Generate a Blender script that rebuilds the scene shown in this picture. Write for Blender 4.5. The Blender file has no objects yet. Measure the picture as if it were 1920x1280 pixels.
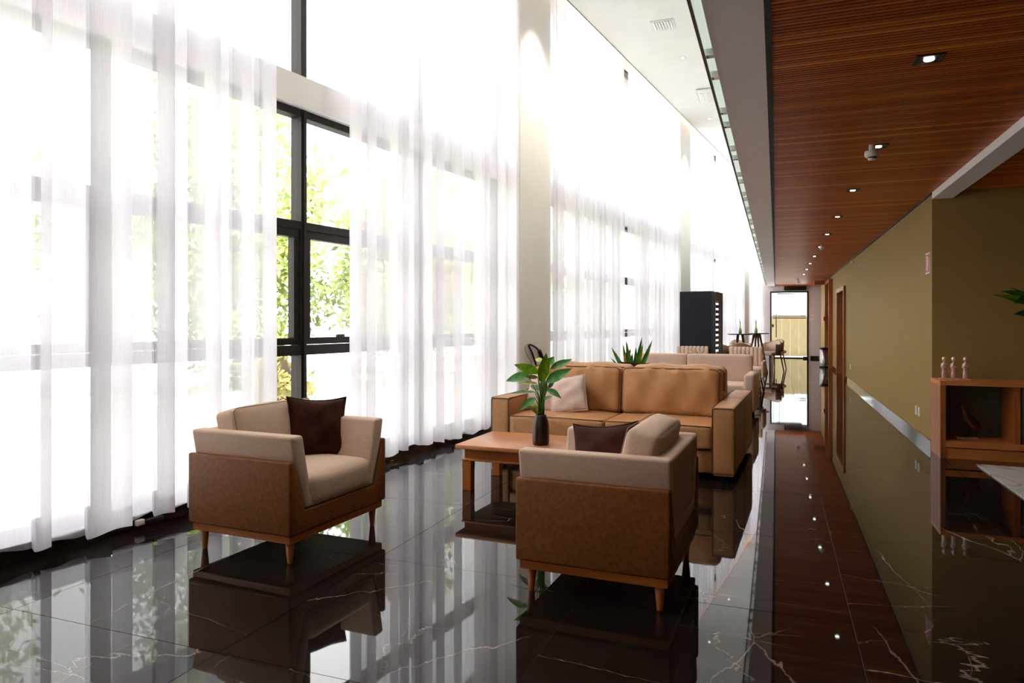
import bpy, bmesh, math, random
import numpy as np
from mathutils import Vector, Matrix, Euler
random.seed(7); rng = np.random.default_rng(7)
SC = bpy.context.scene; C = SC.collection
PI = math.pi
R = math.radians

# ------------------------------------------------------------------ camera
YAW = math.atan(495/1310.0)
cd = bpy.data.cameras.new('camera'); cam = bpy.data.objects.new('camera', cd); C.objects.link(cam)
cd.sensor_width = 36.0; cd.lens = 1310/1920*36.0; cd.shift_y = -36/1920; cd.clip_start = 0.05; cd.clip_end = 300
cam.location = (0, 0, 1.25); cam.rotation_euler = (PI/2, 0, YAW)
SC.camera = cam
# ------------------------------------------------------------------ world, sun, exposure
w = bpy.data.worlds.new('sky'); SC.world = w; w.use_nodes = True
bg = w.node_tree.nodes['Background']; bg.inputs[0].default_value = (1.0, 0.985, 0.985, 1); bg.inputs[1].default_value = 3.8
sd = bpy.data.lights.new('sun', 'SUN'); sd.energy = 14.0; sd.angle = R(2); sd.color = (1, .93, .8)
so = bpy.data.objects.new('sun', sd); C.objects.link(so); so.rotation_euler = Euler((R(-12), R(42), 0))
SC.view_settings.view_transform = 'Standard'; SC.view_settings.look = 'None'
SC.view_settings.exposure = 0.98; SC.view_settings.gamma = 1.0
SC.view_settings.use_curve_mapping = False
SC.cycles.transparent_max_bounces = 24
SC.cycles.max_bounces = 10; SC.cycles.diffuse_bounces = 5; SC.cycles.transmission_bounces = 8

# ------------------------------------------------------------------ materials
MATS = {}
def nodes(name):
    m = bpy.data.materials.new(name); m.use_nodes = True
    nt = m.node_tree; MATS[name] = m
    return m, nt, nt.nodes['Principled BSDF']
def N(nt, t, **kw):
    n = nt.nodes.new(t)
    for k, v in kw.items(): setattr(n, k, v)
    return n
def ramp(nt, fac, stops):
    r = N(nt, 'ShaderNodeValToRGB')
    els = r.color_ramp.elements
    while len(els) < len(stops): els.new(0.5)
    for e, (p, c) in zip(els, stops): e.position = p; e.color = (*c, 1)
    nt.links.new(fac, r.inputs[0]); return r.outputs[0]
def coords(nt, kind='Object', scale=(1, 1, 1)):
    tc = N(nt, 'ShaderNodeTexCoord'); mp = N(nt, 'ShaderNodeMapping')
    mp.inputs['Scale'].default_value = scale
    nt.links.new(tc.outputs[kind], mp.inputs[0]); return mp.outputs[0]
def noise(nt, vec, scale, detail=3, rough=.55, dist=0):
    n = N(nt, 'ShaderNodeTexNoise'); n.inputs['Scale'].default_value = scale
    n.inputs['Detail'].default_value = detail; n.inputs['Roughness'].default_value = rough
    n.inputs['Distortion'].default_value = dist
    nt.links.new(vec, n.inputs['Vector']); return n.outputs[0]
def bump(nt, b, h, strength, dist=.01):
    bp = N(nt, 'ShaderNodeBump'); bp.inputs['Strength'].default_value = strength
    bp.inputs['Distance'].default_value = dist
    nt.links.new(h, bp.inputs['Height']); nt.links.new(bp.outputs[0], b.inputs['Normal'])
def mat(name, col, rough=.5, metal=0, ior=1.5, var=.12, scale=30, bmp=0, bscale=None, cscale=(1, 1, 1), spec=.5):
    m, nt, b = nodes(name)
    v = coords(nt, 'Object', cscale)
    f = noise(nt, v, scale)
    lo = tuple(c*(1-var) for c in col); hi = tuple(min(1, c*(1+var)) for c in col)
    nt.links.new(ramp(nt, f, [(.3, lo), (.7, hi)]), b.inputs['Base Color'])
    b.inputs['Roughness'].default_value = rough; b.inputs['Metallic'].default_value = metal; b.inputs['IOR'].default_value = ior
    b.inputs['Specular IOR Level'].default_value = spec
    if bmp: bump(nt, b, noise(nt, v, bscale or scale*4, 4), bmp)
    return m
def wood(name, c1, c2, rough=.4, axis='X', scale=9):
    m, nt, b = nodes(name)
    s = {'X': (.6, 9, 9), 'Y': (9, .6, 9), 'Z': (9, 9, .6)}[axis]
    v = coords(nt, 'Object', s)
    f = noise(nt, v, scale*.45, 5, .6, .6)
    nt.links.new(ramp(nt, f, [(.3, c1), (.52, tuple((a+b2)/2 for a, b2 in zip(c1, c2))), (.72, c2)]), b.inputs['Base Color'])
    b.inputs['Roughness'].default_value = rough
    bump(nt, b, f, .08, .003)
    return m
def emit(name, col, s):
    m = bpy.data.materials.new(name); m.use_nodes = True; nt = m.node_tree; nt.nodes.clear()
    e = N(nt, 'ShaderNodeEmission'); e.inputs[0].default_value = (*col, 1); e.inputs[1].default_value = s
    o = N(nt, 'ShaderNodeOutputMaterial'); nt.links.new(e.outputs[0], o.inputs[0]); MATS[name] = m; return m

mat('olive_paint', (.34, .225, .078), .7, var=.03, scale=6, bmp=.04, bscale=120, spec=.12)
mat('white_paint', (.90, .89, .87), .6, var=.02, scale=4)
mat('soffit_paint', (.93, .86, .85), .6, var=.02, scale=4)
mat('end_paint', (.72, .66, .69), .6, var=.02, scale=4)
mat('column_paint', (.90, .88, .87), .6, var=.02, scale=2)
mat('black_gap', (.006, .006, .007), .6)
mat('black_stone', (.010, .009, .010), .06, ior=1.7, var=.3)
mat('grout', (.22, .20, .19), .8)
mat('dark_bronze', (.014, .009, .008), .5, var=.15, scale=12, spec=.25)
mat('black_metal', (.010, .010, .011), .4)
mat('fridge_black', (.010, .012, .022), .5, var=.1, spec=.2)
mat('steel', (.42, .40, .38), .22, metal=1)
mat('chrome', (.7, .7, .7), .12, metal=1)
mat('white_plastic', (.82, .81, .79), .4, var=.02)
mat('leather_brown', (.20, .066, .016), .5, var=.22, scale=55, bmp=.10, bscale=260, spec=.3)
mat('linen', (.62, .455, .355), .9, var=.07, scale=90, bmp=.25, bscale=420, spec=.2)
mat('linen_far', (.68, .51, .42), .9, var=.05, scale=60, bmp=.15, bscale=300, spec=.2)
mat('linen_pillow', (.64, .49, .43), .9, var=.06, scale=90, bmp=.3, bscale=380, spec=.2)
mat('tan_leather', (.45, .215, .086), .48, var=.06, scale=5, bmp=.5, bscale=11, spec=.35, cscale=(1.3, 1.3, .8))
mat('tan_piping', (.13, .055, .02), .5)
mat('brown_velvet', (.040, .011, .007), .8, var=.3, scale=14, bmp=.5, bscale=12, spec=.12)
mat('chair_back_fabric', (.30, .20, .13), .8, var=.08, scale=60)
mat('vase_brown', (.022, .010, .010), .30, var=.2)
mat('leaf_bright', (.20, .44, .015), .4, var=.35, scale=25)
mat('leaf_dark', (.04, .19, .022), .38, var=.4, scale=25)
mat('leaf_pale', (.36, .42, .13), .4, var=.35, scale=30)
mat('leaf_blue', (.03, .13, .06), .4, var=.3, scale=25)
mat('stem_green', (.09, .20, .03), .5, var=.3, scale=20)
mat('stem_brown', (.10, .05, .03), .6)
mat('flower_orange', (.75, .13, .02), .5, var=.3, scale=30)
mat('soil', (.03, .02, .015), .9)
mat('copper_pink', (.80, .52, .42), .33, metal=.35, var=.15)
mat('bird_wood', (.16, .065, .03), .5, var=.25, scale=20)
mat('bird_dark', (.03, .014, .01), .5)
mat('bird_base', (.40, .37, .34), .6)
mat('cabinet_back', (.10, .115, .095), .6, var=.1)
mat('frame_blue', (.22, .30, .31), .5)
mat('picture_brown', (.14, .05, .02), .6)
mat('rubber', (.012, .012, .012), .6)
mat('grey_cable', (.35, .33, .33), .6)
mat('sign_red', (.55, .05, .05), .5, var=.03)
mat('paper_white', (.80, .79, .80), .6, var=.02)
mat('fence_wood', (.17, .14, .066), .6, var=.12, scale=5, cscale=(6, 6, .6))
mat('pavement', (.58, .57, .57), .85, var=.12, scale=3)
mat('grass_bed', (.10, .16, .04), .9, var=.4, scale=6)
mat('bark', (.09, .06, .04), .9, var=.3)
mat('facade_white', (.75, .78, .80), .7, var=.03)
mat('facade_blue', (.35, .45, .50), .4)
mat('table_top_dark', (.03, .018, .014), .25)
wood('cherry', (.30, .075, .012), (.46, .14, .022), .35, 'X')
wood('cherry_x', (.36, .13, .045), (.58, .235, .085), .30, 'X')
wood('cherry_z', (.30, .082, .016), (.46, .145, .03), .38, 'Z')
wood('cherry_y', (.30, .075, .012), (.46, .14, .022), .35, 'Y')
wood('cabinet_wood', (.55, .165, .04), (.74, .27, .072), .42, 'X')
wood('dark_legs', (.10, .028, .012), (.17, .055, .02), .4, 'Z')
wood('walnut', (.15, .06, .025), (.25, .10, .04), .4, 'Z')
emit('lamp_glow', (1, .92, .82), 6.0)
emit('led_glow', (1, .55, .32), 5.0)
emit('cooler_glow', (.75, .95, 1), 1.6)

def m_marble():
    m, nt, b = nodes('marble')
    geo = N(nt, 'ShaderNodeNewGeometry'); oi = N(nt, 'ShaderNodeObjectInfo')
    mul = N(nt, 'ShaderNodeVectorMath', operation='SCALE'); mul.inputs['Scale'].default_value = 37
    comb = N(nt, 'ShaderNodeCombineXYZ'); nt.links.new(oi.outputs['Random'], comb.inputs[0]); nt.links.new(oi.outputs['Random'], comb.inputs[2])
    nt.links.new(comb.outputs[0], mul.inputs[0])
    add = N(nt, 'ShaderNodeVectorMath', operation='ADD'); nt.links.new(geo.outputs['Position'], add.inputs[0]); nt.links.new(mul.outputs[0], add.inputs[1])
    vec = add.outputs[0]
    def veins(scale, dist, width, sc, rot):
        mp = N(nt, 'ShaderNodeMapping'); mp.inputs['Scale'].default_value = sc; mp.inputs['Rotation'].default_value = (0, 0, rot); nt.links.new(vec, mp.inputs[0])
        nz = N(nt, 'ShaderNodeTexNoise'); nz.inputs['Scale'].default_value = 2.2; nz.inputs['Detail'].default_value = 6; nz.inputs['Roughness'].default_value = .62
        nt.links.new(mp.outputs[0], nz.inputs['Vector'])
        sb = N(nt, 'ShaderNodeVectorMath', operation='SUBTRACT'); sb.inputs[1].default_value = (.5, .5, .5); nt.links.new(nz.outputs['Color'], sb.inputs[0])
        sc2 = N(nt, 'ShaderNodeVectorMath', operation='SCALE'); sc2.inputs['Scale'].default_value = dist; nt.links.new(sb.outputs[0], sc2.inputs[0])
        ad = N(nt, 'ShaderNodeVectorMath', operation='ADD'); nt.links.new(mp.outputs[0], ad.inputs[0]); nt.links.new(sc2.outputs[0], ad.inputs[1])
        vo = N(nt, 'ShaderNodeTexVoronoi', feature='DISTANCE_TO_EDGE'); vo.inputs['Scale'].default_value = scale; nt.links.new(ad.outputs[0], vo.inputs['Vector'])
        return ramp(nt, vo.outputs['Distance'], [(0, (1, 1, 1)), (width, (0, 0, 0))])
    v1 = veins(1.1, .22, .0040, (1, .32, 1), .5); v2 = veins(1.9, .22, .0036, (.28, 1.1, 1), .15)
    mask = ramp(nt, noise(nt, vec, 1.3, 2), [(.46, (0, 0, 0)), (.70, (1, 1, 1))])
    mask2 = ramp(nt, noise(nt, vec, 1.9, 2), [(.38, (0, 0, 0)), (.68, (.8, .8, .8))])
    a1 = N(nt, 'ShaderNodeMath', operation='MULTIPLY'); nt.links.new(v1, a1.inputs[0]); nt.links.new(mask, a1.inputs[1])
    a2 = N(nt, 'ShaderNodeMath', operation='MULTIPLY'); nt.links.new(v2, a2.inputs[0]); nt.links.new(mask2, a2.inputs[1])
    mx = N(nt, 'ShaderNodeMath', operation='MAXIMUM'); nt.links.new(a1.outputs[0], mx.inputs[0]); nt.links.new(a2.outputs[0], mx.inputs[1])
    cl = N(nt, 'ShaderNodeMix', data_type='RGBA'); nt.links.new(mx.outputs[0], cl.inputs[0])
    base = ramp(nt, noise(nt, vec, 5, 4), [(.3, (.006, .0045, .0045)), (.7, (.012, .009, .0085))])
    nt.links.new(base, cl.inputs[6]); cl.inputs[7].default_value = (.36, .27, .22, 1)
    nt.links.new(cl.outputs[2], b.inputs['Base Color'])
    b.inputs['Roughness'].default_value = .025; b.inputs['IOR'].default_value = 1.46
    bump(nt, b, noise(nt, vec, 2.2, 1), .012, .02)
    return m
m_marble()

def m_slat():
    m, nt, b = nodes('slat_wood')
    at = N(nt, 'ShaderNodeAttribute', attribute_name='tone')
    v = coords(nt, 'Object', (.5, 14, 14))
    f = noise(nt, v, 5, 4, .6, .3)
    ad = N(nt, 'ShaderNodeMath', operation='MULTIPLY_ADD'); ad.inputs[1].default_value = .35
    nt.links.new(f, ad.inputs[0]); nt.links.new(at.outputs['Fac'], ad.inputs[2])
    nt.links.new(ramp(nt, ad.outputs[0], [(.05, (.32, .062, .008)), (.6, (.56, .120, .014)), (1.0, (.80, .25, .038))]), b.inputs['Base Color'])
    b.inputs['Roughness'].default_value = .36; b.inputs['Specular IOR Level'].default_value = .2
m_slat()

def m_curtain():
    m = bpy.data.materials.new('sheer'); m.use_nodes = True; nt = m.node_tree; nt.nodes.clear(); MATS['sheer'] = m
    o = N(nt, 'ShaderNodeOutputMaterial')
    tr = N(nt, 'ShaderNodeBsdfTransparent'); tr.inputs[0].default_value = (1, 1, 1, 1)
    tl = N(nt, 'ShaderNodeBsdfTranslucent'); tl.inputs[0].default_value = (.86, .845, .92, 1)
    df = N(nt, 'ShaderNodeBsdfDiffuse'); df.inputs[0].default_value = (.86, .85, .88, 1)
    v = coords(nt, 'Object', (60, 60, 2.5)); f = noise(nt, v, 3, 4, .7)
    mf = N(nt, 'ShaderNodeMapRange'); nt.links.new(f, mf.inputs[0]); mf.inputs[1].default_value = .3; mf.inputs[2].default_value = .7
    mf.inputs[3].default_value = .19; mf.inputs[4].default_value = .29
    m1 = N(nt, 'ShaderNodeMixShader'); m1.inputs[0].default_value = .50; nt.links.new(tl.outputs[0], m1.inputs[1]); nt.links.new(df.outputs[0], m1.inputs[2])
    m2 = N(nt, 'ShaderNodeMixShader'); nt.links.new(mf.outputs[0], m2.inputs[0]); nt.links.new(m1.outputs[0], m2.inputs[1]); nt.links.new(tr.outputs[0], m2.inputs[2])
    nt.links.new(m2.outputs[0], o.inputs[0])
m_curtain()

def m_glass(name, tint, k=1.0):
    m = bpy.data.materials.new(name); m.use_nodes = True; nt = m.node_tree; nt.nodes.clear(); MATS[name] = m
    o = N(nt, 'ShaderNodeOutputMaterial')
    tr = N(nt, 'ShaderNodeBsdfTransparent'); tr.inputs[0].default_value = (*tint, 1)
    gl = N(nt, 'ShaderNodeBsdfGlossy'); gl.inputs['Roughness'].default_value = .01
    lw = N(nt, 'ShaderNodeLayerWeight'); pw = N(nt, 'ShaderNodeMath', operation='POWER'); pw.inputs[1].default_value = 5
    nt.links.new(lw.outputs['Facing'], pw.inputs[0])
    fr = N(nt, 'ShaderNodeMath', operation='MULTIPLY_ADD'); fr.inputs[1].default_value = .96*k; fr.inputs[2].default_value = .03*k; nt.links.new(pw.outputs[0], fr.inputs[0])
    lw.inputs[0].default_value = .5
    mx = N(nt, 'ShaderNodeMixShader'); nt.links.new(fr.outputs[0], mx.inputs[0]); nt.links.new(tr.outputs[0], mx.inputs[1]); nt.links.new(gl.outputs[0], mx.inputs[2])
    nt.links.new(mx.outputs[0], o.inputs[0])
m_glass('glass', (.97, .98, .97)); m_glass('glass_green', (.86, .95, .92))

def m_foliage(name, c1, c2):
    m = bpy.data.materials.new(name); m.use_nodes = True; nt = m.node_tree; nt.nodes.clear(); MATS[name] = m
    o = N(nt, 'ShaderNodeOutputMaterial')
    at = N(nt, 'ShaderNodeAttribute', attribute_name='tone')
    col = ramp(nt, at.outputs['Fac'], [(0, c1), (.75, c2), (1, (c2[0]*1.5, c2[1]*1.15, c2[2]))])
    d = N(nt, 'ShaderNodeBsdfDiffuse'); t = N(nt, 'ShaderNodeBsdfTranslucent')
    nt.links.new(col, d.inputs[0]); nt.links.new(col, t.inputs[0])
    mx = N(nt, 'ShaderNodeMixShader'); mx.inputs[0].default_value = .35
    nt.links.new(d.outputs[0], mx.inputs[1]); nt.links.new(t.outputs[0], mx.inputs[2]); nt.links.new(mx.outputs[0], o.inputs[0])
m_foliage('foliage', (.12, .18, .07), (.46, .54, .22))
m_foliage('foliage_yellow', (.20, .22, .08), (.66, .62, .28))

def m_rug():
    m, nt, b = nodes('rug')
    v = coords(nt, 'Object', (1, 1, 1))
    f = noise(nt, v, 1.6, 2, .5, .8)
    nt.links.new(ramp(nt, f, [(.36, (.62, .57, .54)), (.44, (.55, .50, .47)), (.45, (.36, .22, .20)), (.462, (.60, .55, .52)), (.55, (.50, .52, .46)), (.7, (.25, .33, .25))]), b.inputs['Base Color'])
    b.inputs['Roughness'].default_value = .95
    bump(nt, b, noise(nt, v, 300, 2), .4)
m_rug()

# ------------------------------------------------------------------ mesh helpers
def finish(me, mname, smooth):
    me.materials.append(MATS[mname])
    if smooth:
        me.polygons.foreach_set('use_smooth', [True]*len(me.polygons))
    return me
def link(name, me, parent=None, loc=(0, 0, 0), rot=(0, 0, 0)):
    o = bpy.data.objects.new(name, me); C.objects.link(o)
    o.location = loc; o.rotation_euler = rot
    if parent is not None: o.parent = parent
    return o
def from_bm(bm, name, mname, smooth=False):
    bmesh.ops.recalc_face_normals(bm, faces=bm.faces)
    me = bpy.data.meshes.new(name); bm.to_mesh(me); bm.free()
    return finish(me, mname, smooth)
def pyd(name, v, f, mname, smooth=False):
    me = bpy.data.meshes.new(name); me.from_pydata([tuple(map(float, p)) for p in v], [], [tuple(map(int, q)) for q in f]); me.update()
    bm = bmesh.new(); bm.from_mesh(me); bmesh.ops.recalc_face_normals(bm, faces=bm.faces); bm.to_mesh(me); bm.free()
    return finish(me, mname, smooth)
def add_box(bm, x0, x1, y0, y1, z0, z1):
    vs = [bm.verts.new(p) for p in [(x0,y0,z0),(x1,y0,z0),(x1,y1,z0),(x0,y1,z0),(x0,y0,z1),(x1,y0,z1),(x1,y1,z1),(x0,y1,z1)]]
    for q in [(0,3,2,1),(4,5,6,7),(0,1,5,4),(1,2,6,5),(2,3,7,6),(3,0,4,7)]: bm.faces.new([vs[i] for i in q])
    return vs
def box(name, x0, x1, y0, y1, z0, z1, mname, parent=None, bev=0, seg=2):
    bm = bmesh.new(); add_box(bm, x0, x1, y0, y1, z0, z1)
    if bev: bmesh.ops.bevel(bm, geom=bm.edges[:], offset=bev, segments=seg, profile=.5, affect='EDGES')
    return link(name, from_bm(bm, name, mname, bool(bev) and seg > 1), parent)
def boxc(name, c, d, mname, parent=None, bev=0, rot=(0, 0, 0), seg=2):
    bm = bmesh.new(); add_box(bm, -d[0]/2, d[0]/2, -d[1]/2, d[1]/2, -d[2]/2, d[2]/2)
    if bev: bmesh.ops.bevel(bm, geom=bm.edges[:], offset=bev, segments=seg, profile=.5, affect='EDGES')
    return link(name, from_bm(bm, name, mname, bool(bev) and seg > 1), parent, c, rot)
def prism(name, poly, axis, a0, a1, mname, parent=None, bev=0, seg=3, smooth=True):
    """polygon (2D, in the two remaining axes) extruded along an axis"""
    bm = bmesh.new()
    def P(u, v, a): return {'X': (a, u, v), 'Y': (u, a, v), 'Z': (u, v, a)}[axis]
    A = [bm.verts.new(P(u, v, a0)) for u, v in poly]; B = [bm.verts.new(P(u, v, a1)) for u, v in poly]
    bm.faces.new(A); bm.faces.new(B[::-1]); n = len(poly)
    for i in range(n): bm.faces.new([A[i], A[(i+1) % n], B[(i+1) % n], B[i]])
    if bev:
        bmesh.ops.recalc_face_normals(bm, faces=bm.faces)
        bmesh.ops.bevel(bm, geom=bm.edges[:], offset=bev, segments=seg, profile=.5, affect='EDGES', clamp_overlap=True)
    return link(name, from_bm(bm, name, mname, bool(bev) and smooth), parent)
def tube_mesh(name, pts, rad, mname, n=8, closed=False, smooth=True):
    pts = [Vector(p) for p in pts]; k = len(pts)
    rads = rad if hasattr(rad, '__len__') else [rad]*k
    v, f = [], []; up = None
    for i, p in enumerate(pts):
        if closed: t = (pts[(i+1) % k]-pts[i-1]).normalized()
        else: t = (pts[min(i+1, k-1)]-pts[max(i-1, 0)]).normalized()
        if up is None:
            a = Vector((0, 0, 1)) if abs(t.z) < .9 else Vector((1, 0, 0)); up = t.cross(a).normalized()
        else: up = (up - t*up.dot(t)).normalized()
        b = t.cross(up)
        for j in range(n):
            an = 2*PI*j/n; v.append(p+(up*math.cos(an)+b*math.sin(an))*rads[i])
    rng_ = k if closed else k-1
    for i in range(rng_):
        for j in range(n):
            a, b2 = i*n+j, i*n+(j+1) % n; c, d = ((i+1) % k)*n+(j+1) % n, ((i+1) % k)*n+j
            f.append((a, b2, c, d))
    if not closed: f.append(tuple(range(n-1, -1, -1))); f.append(tuple((k-1)*n+j for j in range(n)))
    return pyd(name, v, f, mname, smooth)
def tube(name, pts, rad, mname, parent=None, n=8, closed=False):
    return link(name, tube_mesh(name, pts, rad, mname, n, closed), parent)
def lathe_mesh(name, prof, mname, n=24, lobes=0, amp=0):
    v, f = [], []
    for r, z in prof:
        for j in range(n):
            a = 2*PI*j/n; rr = r*(1+amp*abs(math.sin(lobes*a/2)) if lobes else 1)
            v.append((rr*math.cos(a), rr*math.sin(a), z))
    for i in range(len(prof)-1):
        for j in range(n): f.append((i*n+j, i*n+(j+1) % n, (i+1)*n+(j+1) % n, (i+1)*n+j))
    f.append(tuple(range(n-1, -1, -1))); f.append(tuple((len(prof)-1)*n+j for j in range(n)))
    return pyd(name, v, f, mname, True)
def lathe(name, prof, mname, parent=None, loc=(0, 0, 0), n=24, lobes=0, amp=0):
    return link(name, lathe_mesh(name, prof, mname, n, lobes, amp), parent, loc)
def soft_mesh(name, d, r, bulge, mname, n=12, seed=0, wr=0.0):
    """rounded, slightly stuffed box centred on the origin; bulge per axis"""
    hx, hy, hz = d[0]/2, d[1]/2, d[2]/2
    bm = bmesh.new(); bmesh.ops.create_cube(bm, size=2)
    bmesh.ops.subdivide_edges(bm, edges=bm.edges[:], cuts=n-1, use_grid_fill=True)
    H = np.array([hx, hy, hz])
    rg = np.random.default_rng(seed); ph = rg.uniform(0, 6.28, 6)
    for v in bm.verts:
        u = np.array(v.co)
        # denser sampling near the edges
        u = np.sign(u)*(1-(1-np.abs(u))**1.45)
        p = u*H
        inner = np.clip(p, -(H-r), H-r); dd = p-inner; L = np.linalg.norm(dd)
        q = inner+(dd/L*r if L > 1e-9 else dd)
        for a in range(3):
            b, c = (a+1) % 3, (a+2) % 3
            k = (1-u[b]**2)*(1-u[c]**2)
            q[a] += np.sign(u[a])*bulge[a]*k*(abs(u[a]) > .3)*min(1, abs(u[a]))
        if wr:
            q[1] += wr*math.sin(u[0]*9+ph[0]+1.7*u[2])*math.sin(u[2]*4+ph[1])*(1-u[0]**4)
            q[2] += .6*wr*math.sin(u[0]*7+ph[2])*(u[2] > .5)
            q[1] += .55*wr*math.sin(u[0]*21+ph[3]+3*u[2])*math.exp(-(1-u[2])*2.2)*(1-u[0]**6)*(u[1] < 0)
            q[1] += .5*wr*math.sin(u[0]*6+5*u[2]+ph[4])*math.exp(-(1+u[2])*2.0)*(u[1] < 0)
        v.co = q
    return from_bm(bm, name, mname, True)
def soft(name, c, d, r, bulge, mname, parent=None, rot=(0, 0, 0), n=12, seed=0, wr=0.0):
    return link(name, soft_mesh(name, d, r, bulge, mname, n, seed, wr), parent, c, rot)
def pillow_mesh(name, w_, h_, t, mname, seed=0, n=18, pinch=.07, flange=.0):
    rg = np.random.default_rng(seed); ph = rg.uniform(0, 6.28, 6)
    v, f = [], []
    for side in (1, -1):
        for i in range(n+1):
            for j in range(n+1):
                u = -1+2*i/n; s = -1+2*j/n
                x = u*(1-pinch*(1-s*s))*w_/2; z = s*(1-pinch*(1-u*u))*h_/2
                e = max(0, (1-abs(u)**2.2))*max(0, (1-abs(s)**2.2))
                y = side*t/2*e**.55 + .008*math.sin(5*u+ph[0]+3*s)*e**.4 + .006*math.sin(7*s+ph[1]-4*u)*e**.4
                v.append((x, y, z))
        o = 0 if side == 1 else (n+1)**2
        for i in range(n):
            for j in range(n):
                q = (o+i*(n+1)+j, o+(i+1)*(n+1)+j, o+(i+1)*(n+1)+j+1, o+i*(n+1)+j+1)
                f.append(q if side == 1 else q[::-1])
    me = bpy.data.meshes.new(name); me.from_pydata([tuple(map(float, p)) for p in v], [], f); me.update()
    bm = bmesh.new(); bm.from_mesh(me); bmesh.ops.remove_doubles(bm, verts=bm.verts, dist=.0006); bmesh.ops.recalc_face_normals(bm, faces=bm.faces); bm.to_mesh(me); bm.free()
    return finish(me, mname, True)
def pillow_edge(w_, h_, pinch=.07, n=14):
    pts = []
    for k in range(4):
        for i in range(n):
            t = -1+2*i/n
            u, s = [(t, -1), (1, t), (-t, 1), (-1, -t)][k]
            pts.append((u*(1-pinch*(1-s*s))*w_/2, 0, s*(1-pinch*(1-u*u))*h_/2))
    return pts
def rect_loop(w_, h_, y, r=.02, n=4):
    pts = []
    for cx_, cz_, a0 in [(w_/2-r, h_/2-r, 0), (-w_/2+r, h_/2-r, 90), (-w_/2+r, -h_/2+r, 180), (w_/2-r, -h_/2+r, 270)]:
        for i in range(n+1):
            a = R(a0+90*i/n); pts.append((cx_+r*math.cos(a), y, cz_+r*math.sin(a)))
    return pts
def tag(o, label=None, cat=None, group=None, kind=None):
    if label: o['label'] = label
    if cat: o['category'] = cat
    if group: o['group'] = group
    if kind: o['kind'] = kind
    return o
def thing(name, label, cat, loc=(0, 0, 0), rotz=0, group=None, kind=None):
    o = bpy.data.objects.new(name, None); C.objects.link(o); o.location = loc; o.rotation_euler = (0, 0, rotz)
    return tag(o, label, cat, group, kind)
def struct(o, label, cat): return tag(o, label, cat, None, 'structure')
KIDS = {}
def copy_tree(o, parent=None):
    c = o.copy(); C.objects.link(c); c.parent = parent
    for ch in list(o.children): copy_tree(ch, c)
    return c
def dup(o, loc, rotz, label):
    c = copy_tree(o); c.location = loc; c.rotation_euler = (0, 0, rotz); c['label'] = label; return c
# camera-plane axes, used only to read positions off the photograph
FV = Vector((-math.sin(YAW), math.cos(YAW), 0)); RV = Vector((math.cos(YAW), math.sin(YAW), 0))
def at(u, v, d): return FV*d + RV*(d*(u-960)/1310) + Vector((0, 0, 1.25+d*(604-v)/1310))

# ------------------------------------------------------------------ levels
ZC, ZH = 2.521, 5.65           # wood ceiling, high ceiling
XW = 1.43                      # olive wall plane
YE = 26.2                      # end wall plane
YB = -2.6                      # wall behind the camera
YA = 7.86                      # alcove wall
XR = 5.2                       # far right wall of the alcove
# window wall frame: s along the wall, n towards the room
WA = math.atan(707/1310.0)-YAW
WD = Vector((math.sin(WA), math.cos(WA), 0)); WN = Vector((WD.y, -WD.x, 0)); WP = Vector((-3.27, 5.471, 0))
def W(s, n, z): return WP + WD*s + WN*n + Vector((0, 0, z))
def sY(y): return (y-5.471)/WD.y
WROT = -WA                     # local X' = n, Y' = s
def wempty(name, label, cat, s=0, group=None, kind=None):
    return thing(name, label, cat, W(s, 0, 0), WROT, group, kind)

# ------------------------------------------------------------------ floor with marble tiles
fl = box('floor', -5.6, XR, YB, YE+.1, -.12, -.006, 'grout'); struct(fl, 'polished black marble tile floor with pale veins and thin joints', 'floor')
T = 1.135
bm = bmesh.new(); h = T/2-.0016; add_box(bm, -h, h, -h, h, -.02, 0)
tile_me = from_bm(bm, 'tile', 'marble')
for i in range(-5, 5):
    for j in range(-8, 22):
        x, y = .298+T*(i+.5), 2.08+T*(j+.5)
        if x-T/2 > XR or y+T/2 < YB or y-T/2 > YE: continue
        if (x+T/2) < -3.27+(y-5.471)*WD.x/WD.y-.35 - abs(T*.14): continue
        if x-T/2 > XW+.2 and y > YA+T/2: continue
        o = link('tile', tile_me, fl, (x, y, 0)); o.rotation_euler = (random.uniform(-1, 1)*.0005, random.uniform(-1, 1)*.0005, random.choice((0, PI)))

# ------------------------------------------------------------------ walls, ceilings
bm = bmesh.new()
for y0, y1, z0, z1 in ((YA, 16.97, 0, 2.9), (18.76, 20.74, 0, 2.9), (22.31, YE, 0, 2.9), (16.97, 18.76, 1.96, 2.9), (20.74, 22.31, 2.33, 2.9)): add_box(bm, XW, XW+.15, y0, y1, z0, z1)
wr = link('wall_right', from_bm(bm, 'wall_right', 'olive_paint')); struct(wr, 'long olive green corridor wall on the right', 'wall')
wa = box('wall_alcove', XW+.15, XR, YA, YA+.15, 0, 2.9, 'olive_paint'); struct(wa, 'dark olive return wall behind the low wooden cabinet', 'wall')
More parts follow.
